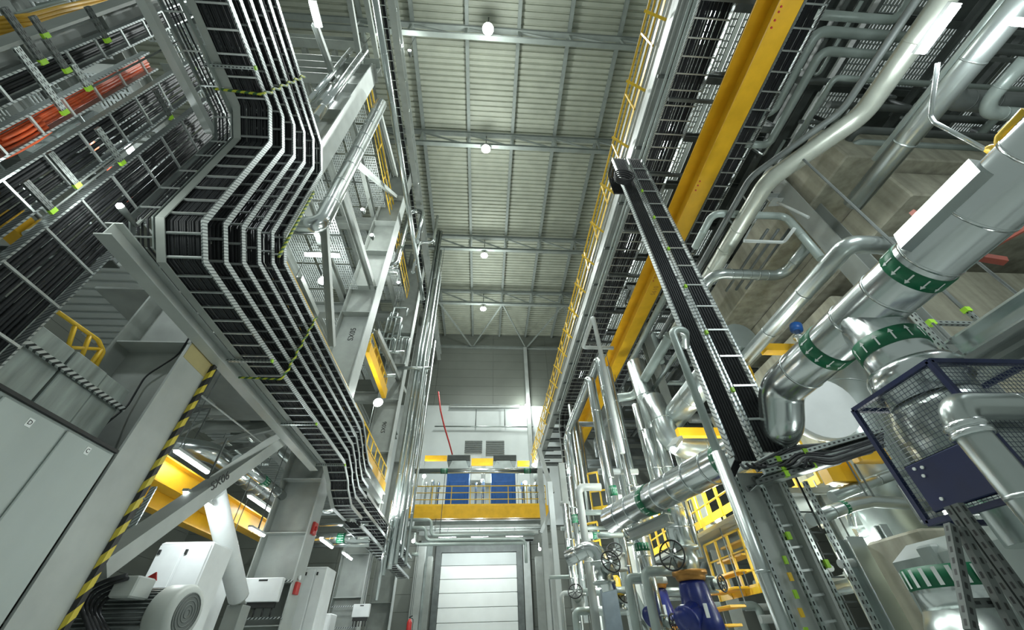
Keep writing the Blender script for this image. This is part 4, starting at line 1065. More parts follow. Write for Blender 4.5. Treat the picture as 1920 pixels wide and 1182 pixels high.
# pipes in the upper right
def px_pipe(label, z, p0, moves, r, m=M_PIPEGREY, R=None, **k): a = P(*p0, z=z); return pipe(label, go(a, *moves), r, m, R, **k)
px_pipe('dark green-grey pipe with a bend, uppermost of the looping pipes', 10.9, (1530,27), (('x',1682,38),('y',1712,-8)), .085)
px_pipe('dark green-grey pipe looping, second of the looping pipes', 10.7, (1720,72), (('x',1530,62),('y',1444,212),('x',1412,217)), .095)
px_pipe('dark green-grey pipe looping, third of the looping pipes', 10.5, (1690,106), (('x',1540,98),('y',1438,272),('x',1398,270)), .085)
px_pipe('slim dark pipe running level to the right edge, lowest of the looping pipes', 10.3, (1930,170), (('x',1565,144),('y',1468,305)), .06)
for i, (p0, p1) in enumerate((((1925,262),(1612,228)),((1925,285),(1612,246)),((1925,300),(1600,262)))):
    a = P(*p0, z=9.2-.12*i); pipe('dark level pipe above the concrete block, '+('uppermost','middle','lowest')[i], go(a, ('x',p1[0],p1[1]), ('y',1520-6*i,372+8*i)), .07, M_STEEL_D if i != 1 else M_PIPEGREY)
a = P(1775,-8,x=6.0); a.y -= 1.5; pts = go(a, ('y',1612,214)); pts = pts+[P(1482,300,x=6.0)]; pts[-1].z = pts[1].z; pts[-1].x = 5.1; 
q = pts[-1]; pts += [along(q,'y',1290,660)]
pipe('long pale insulated pipe with a kink, running deep along the right', pts, .155, mat('pale_insulation_jacket',(.50,.53,.46),.34,.6,.08,4), .6, seam=.6, n=18)
pts2 = [p+V((-.27,0,.12)) for p in pts]
pipe('dark pipe running beside the long pale insulated pipe', pts2, .055, M_STEEL_D, .5)
a = P(1925,-8,x=6.2); a.y -= 1.5; pipe('thick shining pipe slanting across the upper right to the concrete', go(a, ('y',1592,382)), .15, M_GALV2, 0, seam=1.3, n=18)
a = P(1890,-8,x=6.5); a.y -= 1.5; pipe('thinner pipe hidden behind the thick shining pipe', go(a, ('y',1640,300)), .07, M_PIPEGREY, 0)
a = P(1758,118,x=4.6); pipe('thin bent conduit leading from the tube lamp', [a, P(1744,218,x=4.75), P(1752,230,x=4.75), P(1852,283,x=4.9)], .022, M_GALV, .06, 'conduit', 'conduit', n=8)
a = P(1797,6,x=4.6); tube_lamp('large glaring tube lamp in the upper right corner', a, along(a,'y',1775,114), .045, glow('bright_tube_glow',(.92,.99,1.0),42.0), power=170)
a = P(1925,35,x=5.6); tube_lamp('tube lamp cut off by the right picture edge', a, along(a,'y',1896,48), .06, power=170)
for i, (p0, p1, r) in enumerate((((1862,70),(1800,195),.16),((1925,110),(1850,215),.10))):
    a = P(*p0, x=7.2+.5*i); pts = go(a, ('y',p1[0],p1[1])); pts += [pts[-1]+V((2.6,0,0))]
    pipe('dark pipe with an elbow in the upper right corner, '+('thicker','thinner')[i], pts, r, M_STEEL_D if i == 0 else M_PIPEGREY, .3, seam=.5)
for i, (p0, p1) in enumerate((((1870,85),(1925,112)),((1850,110),(1905,135)),((1890,60),(1925,75)))):
    a = P(*p0, z=10.1); beam('small dark hanger in the upper right corner, '+('middle','lower','upper')[i], a, along(a,'x',*p1), .07, .07, M_STEEL_D, 'pipe_hanger', 'bracket', box=True)
yg = empty('pipe_guard', 'bent yellow tube guard at the right edge above the large pipe', 'railing', P(1880,260,x=4.6))
for q in ([(1922,205),(1874,256),(1872,268),(1905,285),(1925,262)],[(1852,280),(1858,276),(1890,295),(1886,300),(1852,280)],[(1876,292),(1925,240)],[(1888,298),(1925,268)]):
    link('guard_rail', MB().tube(fillet([P(*p,x=4.3) for p in q],.03),.028,8), M_YELLOW2, yg)
# concrete foundation blocks
def blk(label, a, b): return one('concrete_block', label, 'concrete block', MB().bbox(a,b,.03), M_CONC)
pc = P(1710,364,x=7.6)
blk('concrete block with a pale chamfered corner, upper right', (pc.x,pc.y,pc.z), (17,9,pc.z+.8))
blk('large board-marked concrete block above the chamfered one', (pc.x-.9,pc.y-.25,pc.z+.85), (17,9.4,pc.z+2.0))
pc2 = P(1656,432,x=7.2)
blk('concrete block behind the large shining pipe', (pc2.x,pc2.y+.6,pc2.z-2.6), (15,9,pc2.z-.35))
p3 = P(1500,640,x=6.4)
blk('low concrete block with a dark underside behind the grey pipe elbow', (6.5,4.9,5.9), (7.15,10,6.6))
blk('deep concrete wall behind the low block', (7.0,8.2,3.4), (15,8.6,6.3))
# pale steel post with bracket in front of the concrete
a = P(1470,345,y=4.3); b = along(a,'z',1650,575)
pp = empty('steel_post', 'pale steel post slanting past the concrete blocks', 'column', b, None)
link('post_face', MB().box((a.x-.14,4.3,b.z-3),(a.x+.14,4.325,a.z+.6)), M_STEEL_L, pp)
link('post_flange', MB().box((a.x+.14,4.12,b.z-3),(a.x+.165,4.5,a.z+.6)), M_STEEL, pp)
link('post_flange', MB().box((a.x-.165,4.12,b.z-3),(a.x-.14,4.5,a.z+.6)), M_STEEL, pp)
beam('pale short cantilever at the top of the steel post', P(1440,375,y=4.5), P(1500,372,y=4.5), .2, .22, M_STEEL_L, 'cantilever', 'beam')
a = P(1458,380,y=4.2); pipe('pale strut rod at the top of the steel post', [a, P(1516,408,y=4.0)], .03, M_STEEL_L, 0, 'rod', 'strut_rod', n=8)
for i, (p0, p1, p2) in enumerate((((1391,365),(1421,405),(1395,450)),)):
    pipe('thin bent stay hooking around the looping pipe', [P(*p0,y=4.6),P(*p1,y=4.6),P(*p2,y=4.9)], .02, M_STEEL_L, 0, 'rod', 'stay_rod', n=7)
a = P(1303,464,x=4.55); pts = go(a, ('y',1336,400), ('x',1474,404), ('z',1545,482))
pipe('green-grey pipe looping over beside the crane beam', pts, .075, M_PIPEGREY, .16, seam=.8)
a = P(1317,545,x=4.7); pts = go(a, ('y',1334,512), ('x',1470,510), ('y',1520,462))
pipe('thick green-grey pipe with two elbows behind the slanting cable trays', pts, .11, M_GALV2, .25, seam=.22, n=18)
a = P(1397,385,x=5.3)
for i in range(3):
    x = 5.5+.35*i; A = P(1440+20*i,430,x=x); pipe('thin dark conduit deep behind the looping pipe, '+('first','second','third')[i], [A, along(A,'y',1370+22*i,550)], .03, M_STEEL_D, 0, 'conduit', 'conduit', n=7)
a = P(1440,388,x=5.1); a2 = along(a,'y',1340,575)
px_pipe('pale thin pipe with a bend below the looping pipe', 6.9, (1395,452), (('x',1470,456),('y',1494,430)), .028, M_STEEL_L)
# grey pipe with elbow
a = P(1722,463,y=3.1); pts = go(a, ('x',1590,456)); pts += [along(pts[-1],'y',1384,676)]
pipe('shining grey pipe with a sharp elbow running down to the slanting trays', pts, .125, M_GALV2, .12, seam=1.0, n=18)
# the large shining pipe
XP = 3.62; a = P(1925,322,x=XP); zc_ = P(1700,520,x=XP).z
p0 = V((XP,P(1925,325,x=XP).y-1.8,zc_)); yB = P(1466,735,x=XP).y
zE = 3.56; L1 = P(1728,508,x=XP).y-p0.y; L2 = P(1553,652,x=XP).y-p0.y
big = pipe('large shining insulated pipe with green flow bands', [p0, V((XP,yB,zc_)), V((XP-.02,yB+.28,zE)), P(1146,975,z=zE)], .235, M_GALV, .3, bands=((L1,.13,1),(L2,.16,1),(yB-p0.y+1.45,.14,1),(yB-p0.y+3.35,.16,1)), seam=.45, n=36)
box_y0, box_y1 = P(1890,332,x=XP).y-.05, P(1745,462,x=XP).y
cdir = V((-.897,0,.36)); csd = V((0,1,0)).cross(cdir)
link('cover_box', MB().prism([(-.12,.10),(.12,.10),(.10,.285),(-.10,.285)], (XP,box_y0,zc_), (XP,box_y1,zc_), cdir), M_GALV2, big)
for i, (p0, p1) in enumerate((((1822,480),(1925,425)),((1822,480),(1885,490)),((1712,398),(1732,418)))):
    A = P(*p0, y=1.75+.4*(i == 2)); B = P(*p1, y=1.72+.4*(i == 2))
    beam('dark red pipe support by the large shining pipe, '+('long arm','short arm','small one beyond the cover box')[i], A, B, .05, .05, M_REDPIPE, 'pipe_support', 'bracket', box=True)
yb_ = 2.55
tee = pipe('fat insulated branch dropping from the large shining pipe', [V((XP+.02,yb_+.05,zc_-.05)), V((XP+.02,yb_+.05,zc_-.80))], .25, M_GALV, 0, bands=((.33,.15,-1),), seam=0, n=36)
vz = zc_-.80
va = empty('guarded_valve', 'large valve housing inside the navy mesh guard', 'valve', (XP+.05,yb_+.05,vz-.5))
link('valve_collar', MB().lathe((XP+.02,yb_+.05,vz+.18),(0,0,-1),[(0,.26),(.0,.31),(.05,.33),(.18,.33),(.2,.29),(.3,.29)],32), M_GALV, va)
link('valve_body', MB().lathe((XP+.02,yb_+.05,vz-.12),(0,0,-1),[(0,.28),(.1,.32),(.3,.33),(.48,.31),(.55,.24),(.7,.2)],32), M_GALV2, va)
link('valve_flange', MB().lathe((XP+.02,yb_+.05,vz-.82),(0,0,-1),[(0,.2),(.0,.33),(.06,.33),(.08,.22),(.3,.22)],32), M_GALV, va)
ng = empty('mesh_guard', 'navy steel mesh guard around the large valve', 'guard', (XP,yb_,vz-.9))
gx0, gx1, gy0, gy1, gz0, gz1 = 3.24, 4.04, 2.16, 2.92, 2.24, 3.14
E8 = [((gx0,gy0),(gx1,gy0)),((gx1,gy0),(gx1,gy1)),((gx1,gy1),(gx0,gy1)),((gx0,gy1),(gx0,gy0))]
for (p, q) in E8:
    for z in (gz0,gz1): link('guard_frame', MB().bar((*p,z),(*q,z),.035,.035), M_NAVY, ng)
for p in ((gx0,gy0),(gx1,gy0),(gx1,gy1),(gx0,gy1)): link('guard_post', MB().bar((*p,gz0),(*p,gz1),.035,.035), M_NAVY, ng)
def wires(mb, fixed, val, u0, u1, z0, z1, sp=.032):
    n = int((u1-u0)/sp); m_ = int((z1-z0)/sp)
    for i in range(n+1):
        u = u0+(u1-u0)*i/n
        A, B = ((val,u,z0),(val,u,z1)) if fixed == 'x' else ((u,val,z0),(u,val,z1)); mb.bar(A,B,.0035,.0035,(1,1,0))
    for i in range(m_+1):
        z = z0+(z1-z0)*i/m_
        A, B = ((val,u0,z),(val,u1,z)) if fixed == 'x' else ((u0,val,z),(u1,val,z)); mb.bar(A,B,.0035,.0035)
wm = MB(); wires(wm,'x',gx0,gy0,gy1,gz0,gz1); link('guard_mesh', wm, M_MESH, ng)
wm = MB(); wires(wm,'y',gy0,gx0,gx1,gz0,gz1); link('guard_mesh', wm, M_MESH, ng)
A = P(1715,865,x=gx0+.06); B = P(1800,905,x=gx0+.06)
np_ = link('guard_plate', MB().bbox((gx0-.045,gy0+.16,gz0+.04),(gx0-.02,gy1-.12,gz0+.36),.01), M_NAVY, ng)
for yy, zz in ((.50,.31),(.56,.32),(.53,.26),(.52,.10)): link('plate_bolt', MB().tube([(gx0-.055,gy0+yy,gz0+zz),(gx0-.045,gy0+yy,gz0+zz)],.012,8), M_PAPER, np_)
# fat galvanised pipe at the right edge
a = P(1778,762,y=2.05); pts = go(a, ('z',1945,1005)); el = along(a,'x',1950,752)
pipe('fat galvanised downpipe with an elbow at the right edge', [el+V((1.6,0,0)), a, V((a.x,a.y,0))], .085, M_GALV2, .12, seam=.55, n=20)
a = P(1800,775,y=2.03); c_ = along(P(1778,762,y=2.05),'z',1806,806)
one('pipe_clamp', 'bright clamp on the fat galvanised downpipe', 'clamp', MB().lathe(c_+V((0,0,.03)),(0,0,-1),[(0,.09),(0,.105),(.035,.105),(.037,.095),(.05,.095),(.052,.105),(.085,.105),(.085,.09)],20), M_GALV)
# steel near the right edge
for i, (p0, p1, x, w_) in enumerate((((1925,580),(1800,658),4.6,.2),((1925,655),(1846,702),5.0,.2),((1925,610),(1815,690),4.75,.1))):
    a = P(*p0, x=x); a.y -= 1.2; beam('bright steel beam at the right edge beside the lime caps, '+('upper','lower','thin one between')[i], a, along(a,'y',*p1), w_, .2, M_GALV if i < 2 else M_STEEL_D, 'bracket_beam', 'beam', box=i == 2)
SL = [((1702,580),(1792,694),'z',3.95,2.75,'beside the fat branch'),((1812,582),(1850,632),'z',4.5,2.9,'under the right lime cap'),((1745,606),(1840,618),'x',4.0,2.8,'level, between two lime caps'),((1692,612),(1812,735),'z',3.9,2.9,'just behind the fat branch'),((1780,950),(1922,1168),'z',3.2,2.35,'double, slanting to the lower right corner'),((1795,945),(1940,1168),'z',3.3,2.3,'double, outer half at the lower right corner'),((1782,985),(1822,1185),None,3.1,2.3,'leaning leg under the navy guard'),((1800,990),(1905,1185),None,3.1,2.3,'second leaning leg under the navy guard'),((1815,1132),(1885,1135),'x',3.1,2.35,'level tie between the leaning legs'),((1870,800),(1925,880),'z',3.9,2.5,'beside the fat downpipe'),((1850,790),(1940,925),'z',3.9,2.6,'behind the fat downpipe')]
for i, (p0, p1, ax_, x, y, s) in enumerate(SL):
    A = P(*p0, y=y); B = P(*p1, y=y) if ax_ is None else along(A, ax_, *p1)
    st = empty('strut_channel', 'slotted steel strut '+s, 'strut', A)
    link('channel', strut_mb(A,B,.041,(0,1,0) if ax_ != 'x' else (0,0,1)), M_GALV2 if i < 4 else M_STEEL_D, st)
    if i in (0,1,3): link('end_cap', MB().cbox(A,.06,.06,.06), M_LIME, st)
    if i == 2: link('end_cap', MB().cbox(A,.06,.06,.06), M_LIME, st)
# pale vessel, control plates and tank low on the right
a = P(1782,1126,y=2.95)
ves = empty('insulated_vessel', 'round insulated vessel with a green band, lower right', 'vessel', (a.x,a.y,0))
vt = a.z
link('vessel_shell', MB().lathe((a.x+.06,2.95,0),(0,0,1),[(0,.36),(vt-.35,.36),(vt-.34,.39),(vt-.30,.39),(vt-.29,.36),(vt-.18,.28),(vt-.05,.22)],36), M_GALV2, ves)
link('vessel_neck', MB().lathe((a.x+.06,2.95,vt-.06),(0,0,1),[(0,.215),(.2,.21),(.24,.16)],36), M_GALV, ves)
vb = link('marker_band', MB().lathe((a.x+.06,2.95,vt+.06),(0,0,1),[(0,.218),(0,.222),(.12,.216),(.12,.2)],36), M_GREEN, ves)
pr = MB()
for i in range(20):
    an = 2*math.pi*i/20; c, s = math.cos(an)*.226, math.sin(an)*.226; t_ = V((-math.sin(an),math.cos(an),0))*.012
    ctr = V((a.x+.06+c,2.95+s,vt+.06)); pr.add([ctr-t_+V((0,0,.01)),ctr+t_+V((0,0,.01)),ctr+t_+V((0,0,.11)),ctr-t_+V((0,0,.11))],[(0,1,2,3)])
link('flow_arrows', pr, M_PAPER, vb)
A = P(1738,1020,y=3.6); B = P(1860,1100,y=3.6)
pl = empty('equipment_panel', 'pale grey equipment panel behind the leaning legs', 'panel', ((A.x+B.x)/2,3.6,0))
link('panel_face', MB().bbox((A.x,3.6,0),(B.x+.1,3.75,A.z),.02), M_CAB, pl)
link('panel_slot', MB().box((A.x+.2,3.585,A.z-.06),(A.x+.36,3.601,A.z-.03)), M_BLACK, pl)
link('panel_latch', MB().bbox((A.x+.08,3.57,A.z-.2),(A.x+.13,3.6,A.z-.14),.005), M_BLACK, pl)
A = P(1870,940,y=2.9)
one('pale_tank', 'pale green-grey tank side at the right edge under the guard', 'tank', MB().bbox((A.x,2.7,0),(A.x+1.2,4.2,A.z-.1),.12), M_CAB)
A = P(1722,990,y=4.4)
one('machine_plinth', 'beige drilled machine base behind the pale panel', 'machine base', MB().bbox((A.x,4.4,0),(A.x+1.6,5.2,A.z),.03), M_CONC)

random.seed(44)
for i in range(60):
    px, py = random.uniform(1380,1920), random.uniform(0,330); z = random.uniform(10.2,11.7); A = P(px,py,z=z)
    if A.x < xc+.9 or A.y > 8: continue
    L = random.uniform(.8,2.6); d = V((0,L,0)) if i % 2 else V((L,0,0))
    pipe('dark services under the right gallery floor', [A,A+d,A+d+V((.0,.1,.7))], random.uniform(.03,.09), (M_STEEL_D,M_PIPEGREY,M_STEEL_D,M_GALV2)[i % 4], .12, name='service_pipe', group='dark services under the right gallery', n=8)
for i in range(8):
    x = 6.6+.75*i
    beam('thin dark channel under the right gallery, '+('first','second','third','fourth','fifth','sixth','seventh','eighth')[i]+' outward from the crane beam', (x,.2,11.75), (x,9.5,11.75), .1, .16, M_STEEL_D, 'thin_channel', 'beam', box=True, group='thin channels under the right gallery')

# ================================================================ slanting pair of cable ladders right of the middle
TYY = 4.3
xl0, xl1, xr0, xr1 = 2.86, 3.16, 3.22, 3.56
ladder('tall upright cable ladder right of the hall, its hall-side half', [V(((xl0+xl1)/2,TYY,3.25)),V(((xl0+xl1)/2,TYY,10.3))], (1,0,0), xl1-xl0, 1, .07, .45)
ladder('tall upright cable ladder right of the hall, its outer half', [V(((xr0+xr1)/2,TYY,3.25)),V(((xr0+xr1)/2,TYY,10.3))], (1,0,0), xr1-xr0, 1, .07, .45)
for i in range(7):
    x = xl0+.035+.036*i
    pipe('thick black cable in the hall-side half of the tall upright ladder', [V((x,TYY-.04,3.2)),V((x,TYY-.04,10.42)),V((x,TYY+.45,10.42)),V((x,TYY+.45,9.6))], .017, M_CABLE, .15, 'cable', 'power_cable', n=8, group='cables in the hall-side half')
for i in range(6):
    x = xr0+.05+.044*i
    pipe('thick black cable in the outer half of the tall upright ladder', [V((x,TYY-.045,3.3)),V((x,TYY-.045,10.42)),V((x,TYY+.45,10.42)),V((x,TYY+.45,9.6))], .02, M_CABLE, .15, 'cable', 'power_cable', n=8, group='cables in the outer half')
for i in range(14):
    z = 3.7+i*.47
    one('cable_strap', 'twisted steel strap across the outer half of the upright ladder', 'strap', MB().bar((xr0+.015,TYY-.075,z),(xr1-.015,TYY-.075,z+.01),.014,.028), M_RUNG, 'straps on the upright ladder')
for i in range(6):
    z = 4.1+i*.95
    one('clip_cap', 'lime plastic cap on the middle rails of the upright ladder', 'cap', MB().cbox((xl1+.03,TYY-.09,z),.035,.035,.06), M_LIME, 'lime caps on the upright ladder')
coil = MB()
for i in range(4): coil.ring(P(1168,338,y=4.2)+V((0,-.04*i,.0)), (0,1,0), .17+.012*i, .016, 26, 6)
one('cable_coil', 'coil of spare black cable hung at the top of the upright ladder', 'cable coil', coil, M_CABLE)
# cables spilling to the right at the foot of the ladder
random.seed(3)
for i in range(9):
    x = xl0+.05+.07*i
    yy = TYY-.05-.042*i; s = V((x,TYY-.05,3.165)); e = P(1655,806+4*i,y=yy-.15)
    m1 = V((x+.03,yy,3.10-.012*i)); m2 = P(1480+4*i,838+3*i,y=yy); m3 = P(1560,832+5*i,y=yy-.05)
    pipe('black cable fanning out from the foot of the upright ladder', [s,m1,m2,m3,e], .016, M_CABLE if i % 3 else M_CABLE_G, .25, 'cable', 'fanned_cable', n=7, group='cables fanning out')
for i, (p0, p1) in enumerate((((1438,868),(1655,806)),((1432,886),(1660,832)),((1420,905),(1600,852)))):
    A = P(*p0, y=4.15); B = P(*p1, y=3.95); t_ = empty('cable_tray', 'slotted tray leading from the ladder foot towards the navy guard, '+('upper','middle','lower')[i], 'cable tray', A)
    link('tray_side', strut_mb(A,B,.05), M_GALV2 if i < 2 else M_STEEL_D, t_); link('tray_side', strut_mb(A+V((0,.22,.0)),B+V((0,.22,.0)),.05), M_STEEL_D, t_)
    link('tray_base', MB().bar((A+V((0,.11,-.03))),(B+V((0,.11,-.01))),.2,.01), M_GALV2, t_)
    for (px, py) in ((1512,855),(1462,870))[i % 2:]:
        c = along(A,(B-A).normalized(),px,py); link('end_cap', MB().cbox(c,.05,.06,.06), M_LIME, t_)
# steel column below carrying upright trays
cx0, cx1, cy, ctop = 2.93, 3.42, 4.42, 3.12
col = empty('tray_column', 'pale steel column carrying upright slotted trays, lower right', 'column', ((cx0+cx1)/2,cy,0))
link('column_face', MB().box((cx0,cy,0),(cx1-.12,cy+.03,ctop)), M_STEEL_L, col)
link('column_side', MB().box((cx1-.12,cy-.12,0),(cx1-.09,cy+.3,ctop)), M_STEEL, col)
link('column_back', MB().box((cx0,cy+.25,0),(cx1-.05,cy+.28,ctop-.1)), M_STEEL_D, col)
for i, x in enumerate((2.74,2.86,3.13,3.40,3.66)):
    s = empty('upright_strut', 'upright slotted strut at the pale steel column, '+('outermost on the hall side','second from the hall side','middle','fourth','outermost on the far side')[i], 'strut', (x,cy-.06,0))
    link('channel', strut_mb((x,cy-.06,0),(x,cy-.06,3.0+.05*(i % 2)),.042,(0,1,0)), M_GALV2, s)
    if i in (2,3): link('end_cap', MB().cbox((x+.03,cy-.1,2.45-.25*i+.5),.04,.03,.07), M_LIME, s)
for i in range(7):
    z = 1.55+.2*i
    one('tray_rung', 'short rung between the upright struts at the pale column', 'rung', MB().bar((3.16,cy-.05,z),(3.29,cy-.05,z+.01),.02,.02), M_RUNG, 'rungs at the pale column')
    one('rod_brace', 'dark rod tying the pale column to the outer strut', 'rod', MB().bar((3.42,cy-.0,z-.05),(3.64,cy+.02,z-.05),.014,.014), M_STEEL_D, 'rods at the pale column')
for i in range(5):
    z = 1.65+.14*i
    one('cable_tag', 'yellow tag on the cables beside the pale column', 'tag', MB().bar((2.97+.02*i,cy-.05,z),(2.97+.02*i,cy-.05,z+.07),.035,.02,(0,1,0)), M_YELLOW2 if i % 2 else M_LIME, 'yellow tags at the pale column')
for i in range(6):
    x = 2.77+.017*i
    pipe('dark cable running up beside the pale column', [V((x,cy-.035,0)),V((x,cy-.035,3.05)),V((x+.2,cy-.1,3.3))], .008, M_CABLE, .1, 'cable', 'column_cable', n=6, group='cables beside the pale column')

# ================================================================ thin uprights in front
a = P(1258,618,y=3.8); b = along(a,'z',1342,853); c2 = along(a,'z',1440,1182)
pipe('tall slim grey pipe with a hooked top crossing in front of the pipework', [V((a.x+.35,4.15,a.z)),V((a.x+.2,3.8,a.z)),V((a.x,3.8,a.z)),b], .045, M_PIPEGREY, .16)
pipe('thicker lower length of the tall slim grey pipe', [b+V((0,0,.02)),V((b.x,3.8,0))], .062, M_GALV2, 0, seam=1.5, n=18)
# pair of galvanised pipes with tops bent along the hall
for i, (pt, pb, pe, y, r) in enumerate((((1106,708),(1148,1040),(1062,806),9.6,.13),((1123,672),(1178,940),(1064,826),10.2,.14),((1140,690),(1196,930),None,10.6,.10))):
    A = P(*pt, y=y); bot = along(A,'z',*pb)
    pts = [V((A.x,A.y,max(.0,bot.z-2.2))),A]
    if pe: pts.append(along(A,'y',*pe)); pts.append(pts[-1]+V((0,.05,-2.5)))
    bl = A.z-along(A,'z',pb[0],pb[1]).z
    pipe('galvanised upright pipe bending away at its top, '+('nearest the hall','second','slim one beside the second')[i], pts, r, M_GALV, .22, seam=1.3, n=18, bands=(() if i != 1 else ((pts[0]-A).length-bl-.3,.3,1),) if False else ())
a = P(1112,594,y=9.0); pts = [V((a.x,a.y,along(a,'z',1168,850).z)), a, along(a,'y',1093,652)]; pts.append(along(pts[-1],'x',1150,657))
pipe('slim white-grey pipe making a tall hairpin beside the gallery', pts, .065, M_STEEL_L, .12)
a = P(1084,914,y=9.4); pts = [V((a.x,9.4,0)),a,along(a,'x',1126,910)]
pipe('white-grey pipe with a square bend at its top, standing in the pipework', pts, .085, M_STEEL_L, .14, seam=1.6)
a = P(1190,742,x=5.0); pipe('green-grey pipe slanting under the crane beam, middle', [V((a.x-.6,a.y+.2,a.z)),a,along(a,'y',1258,630)], .14, M_PIPEGREY, .25, n=16)
a = P(1180,684,x=5.4); pipe('green-grey pipe slanting under the crane beam, uppermost', [a,along(a,'y',1258,545)], .10, M_PIPEGREY, 0, n=14)
a = P(1215,745,x=5.2); pipe('thin pipe slanting between the green-grey pipes', [a,along(a,'y',1285,625)], .06, M_GALV2, 0)
a = P(1330,702,x=5.0); b = along(a,'y',1208,800)
pipe('fat grey pipe running level then turning upward under the crane beam', [a+V((0,-1.4,0)),b,b+V((0,.1,2.6))], .30, M_GALV2, .42, seam=1.4, n=22)
for i, (pt, pb, r) in enumerate((((1212,808),(1262,935),.15),((1232,808),(1285,930),.13),((1192,760),(1225,900),.12))):
    A = P(*pt, y=9.6+.3*i); pipe('galvanised downpipe below the fat grey pipe, '+('middle','outer','inner')[i], [A, along(A,'z',*pb)-V((0,0,.3))], r, M_GALV2 if i else M_GALV, 0, seam=1.2, n=16)
# dropping ladder at the gallery end and pipes beside it
for i, (px0, px1, r) in enumerate(((1080,1066,.09),(1090,1076,.12),(1099,1086,.08))):
    A = P(px0-12,760+20*i,y=14.5+.3*i); pipe('galvanised riser next to the dropping cable ladder, '+('nearest it','middle','furthest from it')[i], [V((A.x,A.y,0)),A], r, M_GALV if i != 1 else M_GALV2, 0, seam=1.8)
for i, (l, t, b_, y, w_) in enumerate(((1012,880,1182,22.0,.28),(1030,905,1182,18.0,.22),(1052,870,1182,13.0,.2),(1160,930,1182,12.2,.22),(1100,1010,1182,12.8,.18))):
    A = P(l,t,y=y); beam('grey upright post in the pipework, '+('nearest the white door','second from the white door','at the dropping cable ladder','behind the square-bend pipe','behind the blue-grey channel')[i], V((A.x,y,0)), A, w_, w_, M_STEEL_L, 'pipework_post', 'column', up=(0,1,0))
A = P(1010,870,y=20.0); B = P(1040,950,y=20.0)
beam('pale diagonal brace under the gallery end', P(1010,842,y=20.0), P(1036,925,y=20.0), .2, .2, M_STEEL_L, 'diagonal_brace', 'brace', box=True)
beam('pale lower diagonal brace by the door-side post', P(1014,1000,y=18.5), P(1032,960,y=18.5), .14, .14, M_STEEL_L, 'diagonal_brace', 'brace', box=True)
for i, (p0, p1, y, r) in enumerate((((1050,945),(1085,947),13.,.07),((1052,992),(1150,994),13.,.06),((1060,1005),(1142,1007),12.5,.09),((1030,1083),(1100,1084),13.5,.05),((1052,1113),(1086,1114),11.,.05),((1078,1147),(1105,1148),10.,.07),((1122,885),(1196,888),9.8,.07),((1120,1005),(1168,1007),9.2,.05),((1172,1090),(1250,1092),8.4,.05),((1145,1108),(1175,1109),9.,.06))):
    A = P(*p0, y=y); pts = go(A, ('x',*p1))
    if i in (4,5): pts = [V((A.x,A.y,0))]+pts
    pipe('level pale pipe in the pipework, '+('at the dropping ladder','crossing behind the square-bend pipe','with a green band, fatter','thin, near the door post','with a squared corner, upper','with a squared corner, lower','as a clamp bar across the two tall pipes','short by the elbow','at the strainers, thin','by the blue-grey channel')[i], pts, r, M_PIPEGREY if i % 2 else M_STEEL_L, .1, bands=((.9,.22,1),) if i == 2 else ())
# lower branches of the large pipe
a = P(1236,922,y=7.3); zt = a.z
bx = P(1262,960,y=7.3).x
sd = pipe('fat insulated downpipe bending off the large pipe above the blue strainer', [V((bx-.55,7.6,3.75)),V((bx,7.3,3.78)),V((bx,7.3,2.85))], .20, M_GALV, .3, seam=.35, n=24)
pipe('slim downpipe beside the fat insulated downpipe', [V((bx+.3,7.45,4.2)),V((bx+.3,7.45,2.75))], .085, M_GALV, 0, seam=.5)
A = P(1190,962,y=8.0); pipe('insulated downpipe under the large pipe, with a green band', [V((A.x,8,3.4)),V((A.x,8,2.35)),V((A.x,8,1.0))], .125, M_GALV, 0, seam=.7, bands=((.38,.12,1),))
A = P(1118,1022,y=8.6); pipe('fat elbow pipe low in the pipework dropping to a handwheel valve', [V((A.x-.55,8.9,A.z-.18)),V((A.x,8.6,A.z)),V((A.x+.12,8.6,A.z-.75))], .14, M_GALV, .2, seam=.25, n=20)
A = P(1208,1072,y=7.6); pipe('grey pipe with a square bend joining the blue strainer flange', [V((A.x,7.6,0)),A,along(A,'x',1262,1070)], .075, M_PIPEGREY, .1, n=14)
A = P(1176,1084,y=8.1); pipe('grey pipe with a square bend beside the smaller blue strainer', [V((A.x,8.1,0)),A,along(A,'x',1240,1082)], .07, M_PIPEGREY, .1, n=14)
for i, (l, t, y) in enumerate(((1147,905,9.4),(1183,920,9.6),(1068,1020,12.0),(1076,960,12.4))):
    A = P(l,t,y=y); pipe('galvanised upright with a green band, '+('beside the tall pair','outside the tall pair','by the dropping ladder, lower','by the dropping ladder, upper')[i], [V((A.x,y,A.z-2.6)),A+V((0,0,1.0))], .085, M_GALV, 0, bands=((2.4,.22,1),), seam=.9)
